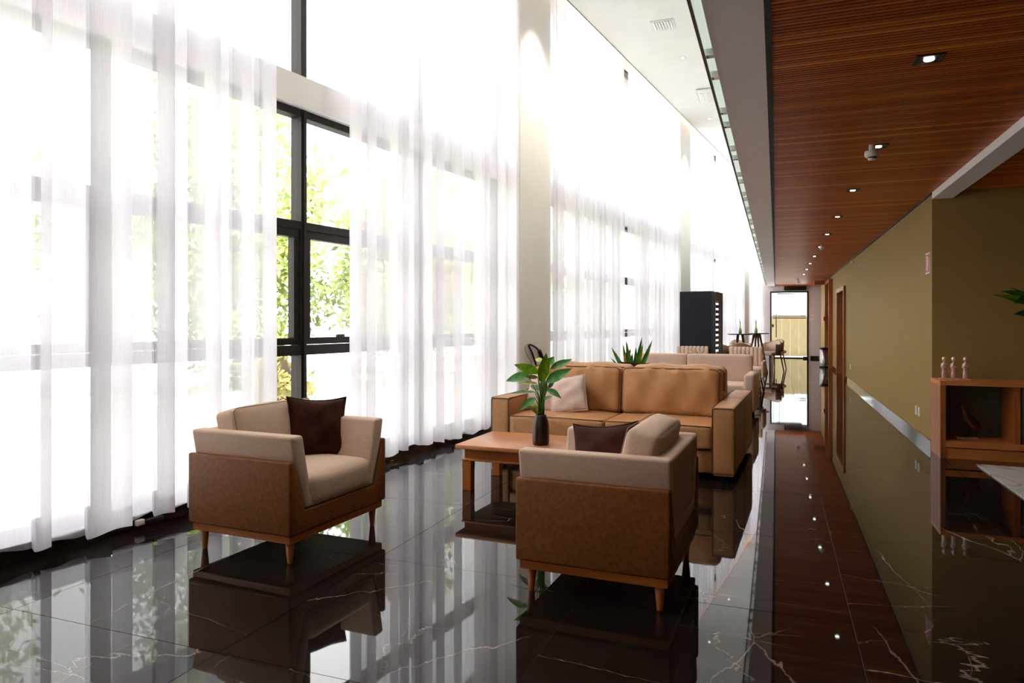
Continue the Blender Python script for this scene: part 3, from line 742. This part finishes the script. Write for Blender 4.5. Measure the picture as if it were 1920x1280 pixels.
cs = thing('cream_sofa', 'cream fabric sofa with two upright back cushions facing the tan sofas', 'sofa', (-.255, 9.55, 0), SR)
soft('base', (-.86, .42, .20), (1.72, .80, .24), .02, (0, 0, 0), 'linen_far', cs, n=6)
for x0, x1 in ((-1.60, -.85), (-.84, -.12)):
    soft('seat_cushion', ((x0+x1)/2, .30, .375), (x1-x0, .62, .12), .03, (0, .004, .012), 'linen_far', cs, n=8)
for x0, x1 in ((-1.66, -.97), (-.965, -.08)):
    soft('back_cushion', ((x0+x1)/2, .66, .60), (x1-x0, .15, .40), .03, (0, .01, .004), 'linen_far', cs, n=8)
soft('arm', (-.065, .30, .34), (.13, .80, .48), .04, (0, 0, .004), 'linen_far', cs, n=10); soft('arm', (-1.72, .40, .34), (.12, .80, .48), .04, (0, 0, .004), 'linen_far', cs, n=10)
for x in (-1.65, -.08):
    for y_ in (.03, .76): lathe('leg', [(.014, 0), (.022, .09)], 'dark_legs', cs, (x, y_, 0), n=10)

# ------------------------------------------------------------------ channel-tufted armchairs
def make_tub(label, loc, rot):
    t = thing('tufted_armchair', label, 'armchair', loc, rot, 'channel tufted cream armchairs')
    soft('seat', (0, .02, .40), (.60, .56, .14), .04, (0, .01, .012), 'linen_far', t, n=8)
    soft('seat_base', (0, .04, .29), (.60, .56, .10), .02, (0, 0, 0), 'linen_far', t, n=5)
    for k in range(8):
        x = -.245+.07*k
        soft('channel', (x, .29, .63), (.071, .10, .36), .018, (0, .010, .002), 'linen_far', t, n=5)
    for s in (-1, 1):
        soft('arm', (s*.325, .02, .43), (.05, .56, .30), .022, (0, 0, 0), 'linen_far', t, n=6)
        for y_ in (-.24, .26): tube('leg', [(s*.26, y_*.9, .25), (s*.30, y_*1.1, 0)], [.022, .014], 'dark_legs', t, 8)
    return t
tb1 = make_tub('cream channel-tufted armchair beside the high tables', (-.525, 12.95, 0), R(-4))
tb2 = dup(tb1, (-1.42, 12.95, 0), R(4), 'cream channel-tufted armchair in front of the black cooler')
tb1.location.z = 0
st_ = thing('side_table', 'small dark round side table behind the cream sofa', 'table', (-1.13, 11.35, 0))
lathe('table_top', [(.0, .50), (.22, .50), (.22, .525), (.0, .525)], 'dark_legs', st_, n=28); lathe('stem', [(.03, .02), (.022, .3), (.03, .50)], 'dark_legs', st_, n=14); lathe('base', [(.0, 0), (.16, 0), (.15, .02), (.0, .025)], 'dark_legs', st_, n=24)
sp_ = thing('spider_plant', 'small arching spider plant on the side table behind the cream sofa', 'plant', (-1.13, 11.35, .525))
lathe('pot', [(.0, 0), (.06, 0), (.085, .15), (.075, .15), (.0, .14)], 'vase_brown', sp_, n=20)
for k in range(22):
    a = k*2.4; L = random.uniform(.17, .27); lf = link('leaf', leaf_mesh('leaf', L, .024, random.choice(['leaf_bright', 'leaf_pale', 'leaf_dark']), random.uniform(.3, .7), .3, 7), sp_)
    el = random.uniform(.35, 1.2); b_ = Vector((.02*math.cos(a), .02*math.sin(a), .14)); orient(lf, b_, b_+Vector((math.cos(a)*math.cos(el), math.sin(a)*math.cos(el), math.sin(el)))*L)

# ------------------------------------------------------------------ black beverage cooler
fx0, fx1, fy0, fy1, fz = -1.81, -1.09, 14.64, 15.36, 1.88
fr = thing('beverage_cooler', 'tall black beverage cooler with lit glass door beside the window', 'refrigerator', ((fx0+fx1)/2, (fy0+fy1)/2, 0), WROT)
hx, hy = (fx1-fx0)/2, (fy1-fy0)/2
box('body', -hx, hx-.07, -hy, -hy+.04, .05, fz, 'fridge_black', fr); box('body_side', -hx, hx-.07, hy-.04, hy, .05, fz, 'fridge_black', fr)
box('back', -hx, -hx+.04, -hy+.04, hy-.04, .05, fz, 'fridge_black', fr); box('top', -hx+.04, hx-.07, -hy+.04, hy-.04, fz-.12, fz, 'fridge_black', fr); box('bottom', -hx+.04, hx-.07, -hy+.04, hy-.04, .05, .16, 'fridge_black', fr)
dr_ = box('door_frame', hx-.07, hx, -hy, -hy+.03, .10, fz-.02, 'black_metal', fr)
box('door_stile', hx-.07, hx, hy-.05, hy, .10, fz-.02, 'black_metal', fr); box('door_top', hx-.07, hx, -hy+.03, hy-.05, fz-.20, fz-.02, 'black_metal', fr); box('door_bottom', hx-.07, hx, -hy+.03, hy-.05, .10, .16, 'black_metal', fr)
box('glass_door', hx-.02, hx-.012, -hy+.03, hy-.05, .16, fz-.20, 'glass', fr)
for k in range(14):
    z = .22+.108*k
    box('shelf', -hx+.06, hx-.09, -hy+.05, hy-.05, z, z+.014, 'steel', fr)
    box('glow_rail', hx-.09, hx-.08, -hy+.05, hy-.05, z-.012, z+.030, 'cooler_glow', fr)  # shelf-edge rail made to glow for the cooler's lit look
for sx in (-1, 1):
    for sy in (-1, 1): lathe('foot', [(.02, 0), (.025, .055)], 'rubber', fr, (sx*.3, sy*.28, 0), n=10)

# ------------------------------------------------------------------ high tables, bottles and dining chairs
def make_table(label, loc, rot):
    t = thing('round_table', label, 'table', loc, rot, 'round wooden tables')
    lathe('table_top', [(.0, .955), (.27, .955), (.30, .968), (.30, .978), (.0, .978)], 'table_top_dark', t, n=32)
    for k in range(4):
        a = k*PI/2+PI/4; d = Vector((math.cos(a), math.sin(a), 0))
        tube('leg', [d*.07+Vector((0, 0, .955)), d*.26], [.030, .018], 'walnut', t, 8)
    return t
tb = make_table('nearer round dark-topped table on splayed wooden legs', (-.79, 17.34, 0), 0)
tc = dup(tb, (-.45, 18.54, 0), .5, 'farther round dark-topped table on splayed wooden legs')
def bottle(label, loc):
    t = thing('bottle_vase', label, 'vase', loc)
    lathe('bottle', [(.0, 0), (.035, 0), (.038, .06), (.03, .10), (.014, .16), (.014, .20), (.0, .20)], 'leaf_pale', t, n=16)
    for k in range(3): tube('sprig', [(0, 0, .19), (.01*k-.01, .005*k, .28), (.02*k-.02, .01, .36-.03*k)], .005, 'leaf_dark', t, 5)
bottle('small bottle with a green sprig on the nearer round table', (-.79, 17.30, .978)); bottle('small bottle with a green sprig on the farther round table', (-.47, 18.54, .978))
def make_chair(label, loc, rot):
    t = thing('dining_chair', label, 'chair', loc, rot, 'upholstered dining chairs on wooden legs')
    soft('seat', (0, 0, .46), (.48, .46, .09), .035, (0, 0, .01), 'linen_far', t, n=6)
    v, f = [], []; n = 14
    for i in range(n+1):
        a = R(-20+220*i/n)
        for r_, z in ((.255, .42), (.275, .78), (.245, .80), (.215, .46)):
            zz = z-(.10*abs(math.cos(a))**2 if z > .6 else 0)
            v.append((r_*math.cos(a), .0+r_*math.sin(a)*.95, zz))
    for i in range(n):
        for j in range(4): f.append((i*4+j, i*4+(j+1) % 4, (i+1)*4+(j+1) % 4, (i+1)*4+j))
    f += [(0, 1, 2, 3), tuple(n*4+j for j in (3, 2, 1, 0))]
    link('backrest', pyd('backrest', v, f, 'chair_back_fabric', True), t)
    v, f = [], []
    for i in range(n+1):
        a = R(-16+212*i/n)
        for r_, z in ((.213, .47), (.243, .785), (.225, .785), (.190, .47)): v.append((r_*math.cos(a), r_*math.sin(a)*.95, z-(.10*abs(math.cos(a))**2 if z > .6 else 0)))
    for i in range(n):
        for j in range(4): f.append((i*4+j, i*4+(j+1) % 4, (i+1)*4+(j+1) % 4, (i+1)*4+j))
    f += [(0, 1, 2, 3), tuple(n*4+j for j in (3, 2, 1, 0))]
    link('back_pad', pyd('back_pad', v, f, 'linen_far', True), t)
    for sx in (-1, 1):
        for sy in (-1, 1): tube('leg', [(sx*.17, sy*.16, .43), (sx*.23, sy*.22, 0)], [.020, .013], 'walnut', t, 8)
    return t
c1 = make_chair('upholstered dining chair at the corridor side of the high tables', (-.13, 18.9, 0), R(-42))
dup(c1, (-.06, 20.1, 0), R(-50), 'dining chair farthest along the corridor, near the glass door')
dup(c1, (-1.26, 17.25, 0), R(150), 'dining chair with brown back beside the black cooler')
dup(c1, (-.74, 16.65, 0), R(178), 'dining chair seen from behind in front of the nearer round table')
dup(c1, (-.85, 18.9, 0), R(30), 'pale dining chair between the two round tables')

# ------------------------------------------------------------------ end glass door and things around it
d1 = thing('door_1', 'glass door with black frame at the end of the corridor', 'door', (0, YE, 0), kind='structure')
for a, b, c, d in ((DX0, DX0+.05, 0, DZ), (DX1-.05, DX1, 0, DZ), (DX0+.05, DX1-.05, DZ-.05, DZ), (DX0+.05, DX1-.05, 0, .03)): box('frame', a, b, -.02, .10, c, d, 'black_metal', d1)
box('pane', DX0+.05, DX1-.05, .03, .042, .03, DZ-.05, 'glass', d1)
tube('pull_handle', [(DX0+.20, -.03, .72), (DX0+.20, -.03, 1.2), (DX0+.20, -.03, 1.56)], .016, 'black_metal', d1, 10)
boxc('lock', (DX0+.09, .02, 1.13), (.06, .06, .10), 'black_metal', d1)
for z in (1.47, 1.40): boxc('stripe', ((DX0+DX1)/2, .026, z), (DX1-DX0-.16, .006, .034), 'tan_piping', d1)
boxc('top_rail', ((DX0+DX1)/2-.02, .02, DZ-.08), (.75, .03, .03), 'black_metal', d1)
boxc('floor_spring', (DX1-.10, -.06, .035), (.16, .10, .06), 'black_metal', d1)
o = boxc('air_curtain', (.62, YE-.10, 2.42), (.72, .18, .14), 'black_metal', None, .015); tag(o, 'black air curtain unit mounted above the glass door', 'air curtain')
sc = thing('security_camera', 'small white security camera above the glass door', 'camera', (.74, YE-.05, 2.60))
boxc('mount', (0, .02, .03), (.05, .06, .04), 'white_plastic', sc); tube('body', [(0, 0, .0), (-.03, -.10, -.04)], .035, 'white_plastic', sc, 10); tube('lens', [(-.03, -.10, -.04), (-.034, -.112, -.046)], .022, 'black_metal', sc, 10); tube('cable', [(.03, .03, .03), (.12, .02, .0), (.19, .0, -.10)], .008, 'rubber', sc, 6)
o = boxc('wall_notice', (1.16, YE-.006, 1.42), (.11, .008, .20), 'paper_white'); tag(o, 'small white notice on the end wall right of the glass door', 'sign')
boxc('arrow', (0, -.006, 0), (.05, .003, .012), 'black_metal', o)
bn = thing('waste_bin', 'stainless steel waste bin against the olive wall', 'bin', (1.27, 21.3, 0))
lathe('body', [(.0, 0), (.125, 0), (.13, .02), (.13, .50), (.0, .50)], 'steel', bn, n=28); lathe('lid', [(.133, .50), (.133, .535), (.10, .55), (.0, .555)], 'black_metal', bn, n=28); lathe('foot_ring', [(.128, 0), (.134, 0), (.134, .03), (.128, .03)], 'rubber', bn, n=28)

# wooden door frames in the olive wall
def wood_door(name, y0, y1, z1, label, proud=.03, leaf=True):
    t = thing(name, label, 'door', (XW, 0, 0), kind='structure')
    box('jamb', -proud, 0, y0, y0+.09, 0, z1, 'cherry_z', t); box('jamb', -proud, 0, y1-.09, y1, 0, z1, 'cherry_z', t); box('head', -proud, 0, y0+.09, y1-.09, z1-.09, z1, 'cherry_y', t)
    box('lining', 0, .10, y1-.092, y1-.09, 0, z1-.09, 'cherry_z', t)
    lf = box('door_leaf', .10, .14, y0+.09, y1-.09, .005, z1-.09, 'dark_legs', t)
    boxc('handle', (.08, y0+.18, 1.0), (.04, .12, .02), 'chrome', lf)
wood_door('door_2', 16.88, 18.85, 2.05, 'reddish wooden door in the olive wall', .05)
wood_door('door_3', 20.65, 22.4, 2.42, 'tall wooden doorway near the end of the corridor', .10)
o = box('wood_header', 1.05, XW-.02, 22.2, 22.32, 2.34, 2.47, 'cherry_y'); tag(o, 'dark red wooden header projecting from the far doorway', 'header')
def plate(name, y, z, wy_, hz, label, cat='socket', mname='white_plastic', group=None, x=XW):
    t = thing(name, label, cat, (x, y, z), group=group)
    box('cover', -.008, 0, -wy_/2, wy_/2, -hz/2, hz/2, mname, t, .002, 1); box('insert', -.011, -.008, -wy_/4, wy_/4, -hz/3.2, hz/3.2, 'paper_white', t)
plate('wall_socket', 8.66, .296, .075, .095, 'left one of two white wall sockets low on the olive wall near the cabinet', group='wall sockets')
plate('wall_socket', 8.50, .296, .075, .095, 'right one of two white wall sockets low on the olive wall near the cabinet', group='wall sockets')
plate('wall_socket', 15.83, .333, .12, .10, 'lone white socket low on the olive wall beside the wooden door', group='wall sockets')
plate('access_reader', 19.1, 1.86, .12, .20, 'white box on the olive wall beside the wooden door head', 'switch')
plate('switch_plate', 23.3, 1.35, .10, .16, 'white switch beyond the far wooden doorway', 'switch')
al = thing('fire_alarm', 'small red fire alarm button beyond the far doorway', 'alarm', (XW-.10, 22.30, 1.35)); box('box', -.035, 0, -.06, .06, -.06, .06, 'sign_red', al, .004, 1); boxc('button', (-.04, 0, 0), (.01, .03, .03), 'white_plastic', al)
o = boxc('wall_sensor', (XW-.02, 15.4, 2.45), (.04, .05, .05), 'white_plastic', None, .01); tag(o, 'tiny white sensor at the top of the olive wall', 'sensor')
# fire extinguisher sign: white border, red field, white extinguisher pictogram
sg = thing('safety_sign', 'red and white fire extinguisher sign on the olive wall corner', 'sign', (XW, 8.06, 1.842))
box('plate', -.004, 0, -.10, .10, -.105, .105, 'paper_white', sg); box('red_field', -.006, -.004, -.085, .085, -.09, .09, 'sign_red', sg)
prism('pictogram', [(-.022, -.075), (.022, -.075), (.022, .025), (.010, .042), (.010, .058), (.05, .062), (.05, .072), (-.02, .072), (-.05, .03), (-.055, -.03), (-.045, -.03), (-.040, .028), (-.012, .058), (-.010, .042), (-.022, .025)], 'X', -.0075, -.006, 'paper_white', sg)

# ------------------------------------------------------------------ low cabinet with ornaments
CX0, CX1, CY0, CY1, CZ = 1.415, 3.20, 7.41, YA-.016, .712
cb_ = thing('low_cabinet', 'low open wooden cabinet with square compartments against the dark olive wall', 'cabinet', (0, 0, 0))
cb_.location = (CX0, CY0, 0); WX = CX1-CX0; WY = CY1-CY0
box('side_panel', 0, .044, 0, WY, 0, CZ-.042, 'cherry_z', cb_); box('side_panel', WX-.044, WX, 0, WY, 0, CZ-.042, 'cherry_z', cb_)
box('top_panel', 0, WX, 0, WY, CZ-.042, CZ, 'cabinet_wood', cb_, .002, 1)
box('bottom_panel', .044, WX-.044, 0, WY, .105, .162, 'cabinet_wood', cb_); box('plinth', .044, WX-.044, .012, WY, .0, .095, 'cabinet_wood', cb_)
for x in (.575, 1.17): box('divider', x, x+.044, 0, WY-.02, .162, CZ-.042, 'cherry_z', cb_)
box('back_panel', .044, WX-.044, WY-.02, WY, .162, CZ-.042, 'cabinet_back', cb_)
pf = thing('picture_frame', 'blue-grey framed brown picture standing in the cabinet at the right edge', 'picture', (CX0+.64, CY0+.05, .162))
for a, b, c, d in ((0, .025, 0, .50), (.455, .48, 0, .50), (.025, .455, 0, .025), (.025, .455, .475, .50)): box('frame', a, b, 0, .02, c, d, 'frame_blue', pf)
box('picture', .025, .455, .008, .016, .025, .475, 'picture_brown', pf)
def figurine(x, label, k):
    t = thing('figurine', label, 'figurine', (x, CY0+.17, CZ), group='slim copper figurines')
    box('base', -.040, .040, -.028, .028, 0, .012, 'copper_pink', t, .002, 1)
    lathe('body', [(.022, .012), (.021, .05), (.0185, .085), (.020, .105), (.025, .125), (.024, .145), (.018, .156), (.008, .163), (.0075, .174), (.0, .175)], 'copper_pink', t, n=16)
    t.children[-1].scale = (1, .75, 1)
    lathe('head', [(.0, .170), (.012, .174), (.018, .184), (.0195, .194), (.017, .206), (.010, .214), (.0, .217)], 'copper_pink', t, n=16)
    for s in (-1, 1):
        el = (s*.026, -.006, .115+.006*k*(s > 0)); hd = (s*.004, -.022, .120+.022*(k == 0)*(s < 0))
        tube('arm', [(s*.020, 0, .150), el, hd], [.0065, .006, .005], 'copper_pink', t, 8)
for x, lab, k in ((1.479, 'leftmost of three slim copper figurines on the cabinet', 0), (1.556, 'middle one of three slim copper figurines on the cabinet', 1), (1.650, 'rightmost of three slim copper figurines on the cabinet', 2)): figurine(x, lab, k)
bd = thing('bird_sculpture', 'carved wooden long-necked bird sculpture inside the cabinet', 'sculpture', (1.665, CY0+.20, .162))
box('base', -.085, .085, -.05, .05, 0, .018, 'bird_base', bd, .003, 1)
for x in (-.012, .016): tube('leg', [(x, 0, .018), (x*.9, 0, .16)], .0035, 'bird_dark', bd, 6)
tube('body', [(.10, 0, .07), (.075, 0, .10), (.04, 0, .145), (.008, 0, .185), (-.012, 0, .225), (-.020, 0, .265), (-.030, 0, .300), (-.042, 0, .318)], [.006, .014, .027, .036, .027, .014, .014, .010], 'bird_wood', bd, 12)
tube('beak', [(-.040, 0, .316), (-.055, 0, .338)], [.007, .002], 'bird_dark', bd, 8)
tube('wing', [(.008, -.026, .225), (.045, -.034, .175), (.085, -.028, .13), (.115, -.018, .105)], [.010, .020, .013, .003], 'bird_dark', bd, 8)

# rug and plant at the right edge
rg_ = box('area_rug', 1.64, 4.2, 4.2, 7.14, .0005, .012, 'rug'); tag(rg_, 'pale rug with green and pink curves in front of the cabinet', 'rug')
pp = thing('potted_tree', 'potted plant whose green leaves reach in at the right edge', 'plant', at(1985, 700, 5.0).to_2d().to_3d()+Vector((0, 0, .012)))
lathe('pot', [(.0, 0), (.09, 0), (.13, .26), (.115, .26), (.10, .22), (.0, .21)], 'vase_brown', pp, n=24)
tube('stem', [(0, 0, .2), (.01, 0, .7), (0, 0, 1.32)], [.014, .011, .006], 'stem_brown', pp, 8)
pb = pp.location
for u, v, uu, vv, wd, mt, dep in [(1935, 572, 1869, 547, .055, 'leaf_bright', -.05), (1945, 565, 1882, 541, .07, 'leaf_dark', .02), (1950, 575, 1898, 533, .075, 'leaf_dark', .05), (1955, 585, 1903, 588, .05, 'leaf_blue', .0), (1960, 560, 1905, 562, .09, 'leaf_dark', -.08), (1965, 540, 1925, 520, .08, 'leaf_bright', .1), (1985, 540, 2030, 520, .08, 'leaf_dark', 0), (1990, 560, 2045, 570, .08, 'leaf_dark', .1), (1985, 530, 1995, 490, .08, 'leaf_bright', 0), (1955, 590, 1930, 640, .05, 'leaf_dark', .1)]:
    b_, t_ = at(u, v, 5.0)-pb, at(uu, vv, 5.0+dep)-pb
    lf = link('leaf', leaf_mesh('leaf', (t_-b_).length, wd*1.3, mt, .12, .3, 8, 1, .15), pp); orient2(lf, b_, t_, random.uniform(-.5, .5))
    tube('petiole', [Vector((0, 0, min(1.3, b_.z-.05))), b_], .004, 'stem_green', pp, 5)

# ------------------------------------------------------------------ cables near the window wall
q = W(0, .035, 0)
pc = wempty('power_adapter', 'white plug and black adapter on the plinth under the left curtain', 'plug', -2.33)
boxc('plug', (.015, -.03, .05), (.03, .05, .035), 'white_plastic', pc, .005); boxc('adapter', (.016, .06, .045), (.03, .12, .03), 'rubber', pc, .006)
cl = thing('cable_loop', 'black cable loop with grey wire hanging on the wide pale column', 'cable', W(2.85, .02, 0), WROT)
def cz(x, y):       # zoom crop (14.22x of 960..1060, 630..720) on the column face plane
    u, v = 960+x/14.22, 630+y/14.22
    r = FV+RV*((u-960)/1310); P0 = W(0, .04, 0); d = P0.dot(WN)/r.dot(WN); p = at(u, v, d)-W(2.85, .02, 0)
    return Vector((p.dot(WN), p.dot(WD), p.z))
tube('black_loop', [cz(*p) for p in ((640, 760), (615, 680), (570, 540), (530, 430), (480, 330), (445, 260), (450, 230), (490, 228), (560, 255), (640, 305), (700, 365), (735, 420))], .012, 'rubber', cl, 8)
tube('sleeve', [cz(*p) for p in ((730, 385), (765, 480), (800, 580))], .024, 'rubber', cl, 8)
tube('grey_wire', [cz(*p) for p in ((445, 235), (395, 222), (352, 270), (350, 340), (380, 450), (430, 550), (500, 650), (525, 760), (525, 1000))], .006, 'grey_cable', cl, 6)

# ------------------------------------------------------------------ outside
bm = bmesh.new()
pl_ = [W(-40, -.42, 0), W(60, -.42, 0), W(60, -60, 0), W(-40, -60, 0)]
bm.faces.new([bm.verts.new((p.x, p.y, .02)) for p in pl_])
og = link('ground_outside', from_bm(bm, 'ground_outside', 'pavement')); struct(og, 'bright pavement outside the windows', 'ground')
bm = bmesh.new(); pl_ = [(-1.8, YE+.16), (30, YE+.16), (30, 60), (-1.8, 60)]
bm.faces.new([bm.verts.new((x, y, -.02)) for x, y in pl_])
og2 = link('ground_beyond', from_bm(bm, 'ground_beyond', 'pavement')); struct(og2, 'bright pavement beyond the glass door', 'ground')
def tree(label, loc, h, rx, n, mname, z0=.5, seed=0, cat='tree', leaf=.09):
    rg = np.random.default_rng(seed); t = thing('tree' if cat == 'tree' else 'shrub', label, cat, loc, group='trees and shrubs outside the windows')
    tube('trunk', [(0, 0, 0), (.05, .03, h*.4), (-.05, .02, h*.8)], [.14, .10, .04], 'bark', t, 8)
    ncl = max(10, n//220); cc = rg.normal(0, 1, (ncl, 3)); cc /= np.linalg.norm(cc, axis=1)[:, None]; cc *= rg.uniform(.35, 1, (ncl, 1))**.5
    cen = cc*np.array([rx, rx, (h-z0)/2])+np.array([0, 0, z0+(h-z0)/2])
    k = rg.integers(0, ncl, n); P = cen[k]+rg.normal(0, .26*rx/1.6, (n, 3)); P[:, 2] = np.clip(P[:, 2], .05, None)
    a = rg.normal(0, 1, (n, 3)); a /= np.linalg.norm(a, axis=1)[:, None]; b = np.cross(a, rg.normal(0, 1, (n, 3))); b /= np.linalg.norm(b, axis=1)[:, None]
    L = leaf*rg.uniform(.6, 1.4, (n, 1)); wv = L*.42
    V = np.stack([P-a*L, P+b*wv, P+a*L, P-b*wv], 1).reshape(-1, 3)
    me = bpy.data.meshes.new('foliage'); me.vertices.add(4*n); me.vertices.foreach_set('co', V.ravel().astype(np.float32))
    me.loops.add(4*n); me.loops.foreach_set('vertex_index', np.arange(4*n, dtype=np.int32)); me.polygons.add(n); me.polygons.foreach_set('loop_start', np.arange(0, 4*n, 4, dtype=np.int32)); me.update(calc_edges=True)
    at_ = me.attributes.new('tone', 'FLOAT', 'FACE'); tone = np.clip(rg.uniform(0, 1, n)*.6+rg.uniform(0, .4, ncl)[k], 0, 1); at_.data.foreach_set('value', tone.astype(np.float32))
    me.materials.append(MATS[mname]); f = link('foliage', me, t); f['kind'] = 'stuff'; return t
tree('tall green tree seen through the window gap, left of the mullion', (-9.4, 10.2, .02), 5.6, 1.7, 14000, 'foliage', .3, 1)
tree('yellow-green tree seen through the window gap beside the mullion', (-6.9, 12.4, .02), 4.4, 1.0, 8000, 'foliage_yellow', .4, 2)
tree('broad green tree outside the left curtain', (-12.6, 6.4, .02), 5.4, 1.9, 12000, 'foliage', .4, 3)
tree('yellowish tree outside the far left curtain', (-11.8, 1.8, .02), 4.6, 1.7, 10000, 'foliage_yellow', .4, 4)
tree('green tree outside the curtain right of the window gap', (-8.6, 15.5, .02), 4.6, 1.7, 9000, 'foliage', .4, 5)
tree('distant green tree outside the second window bay', (-8.5, 22.0, .02), 4.6, 2.0, 9000, 'foliage', .4, 6)
tree('low leafy shrub right outside the window gap', (-5.6, 7.0, .02), .95, .42, 900, 'foliage_yellow', .15, 7, 'shrub', .07)
# beyond the glass door
fn = thing('wood_fence', 'tall pale yellow board fence behind the glass door', 'fence', (-1.0, YE+2.2, -.02))
for k in range(11): box('board', .30*k+.001, .30*k+.299, 0, .03, 0, 1.50+.003*(k % 3), 'fence_wood', fn)
fb = thing('white_building', 'bright pale building seen above the fence through the glass door', 'building', (1.5, YE+14, 0))
box('wall', -8, 8, 0, .3, 0, 6, 'facade_white', fb)
for k in range(7): box('window', -6+1.9*k, -5.2+1.9*k, -.05, 0, 1.2, 4.5, 'facade_blue', fb)
for x, lab in ((-.35, 'left teal post outside the glass door'), (-.10, 'middle teal post outside the glass door'), (.12, 'right teal post outside the glass door')):
    o = box('steel_post', x-.02, x+.02, YE+3.0, YE+3.04, -.02, 3.2, 'frame_blue'); tag(o, lab, 'post', 'posts outside the glass door')
tree('small tree above the fence behind the glass door', (1.9, YE+7, -.02), 3.0, .6, 1500, 'foliage', 1.4, 9)
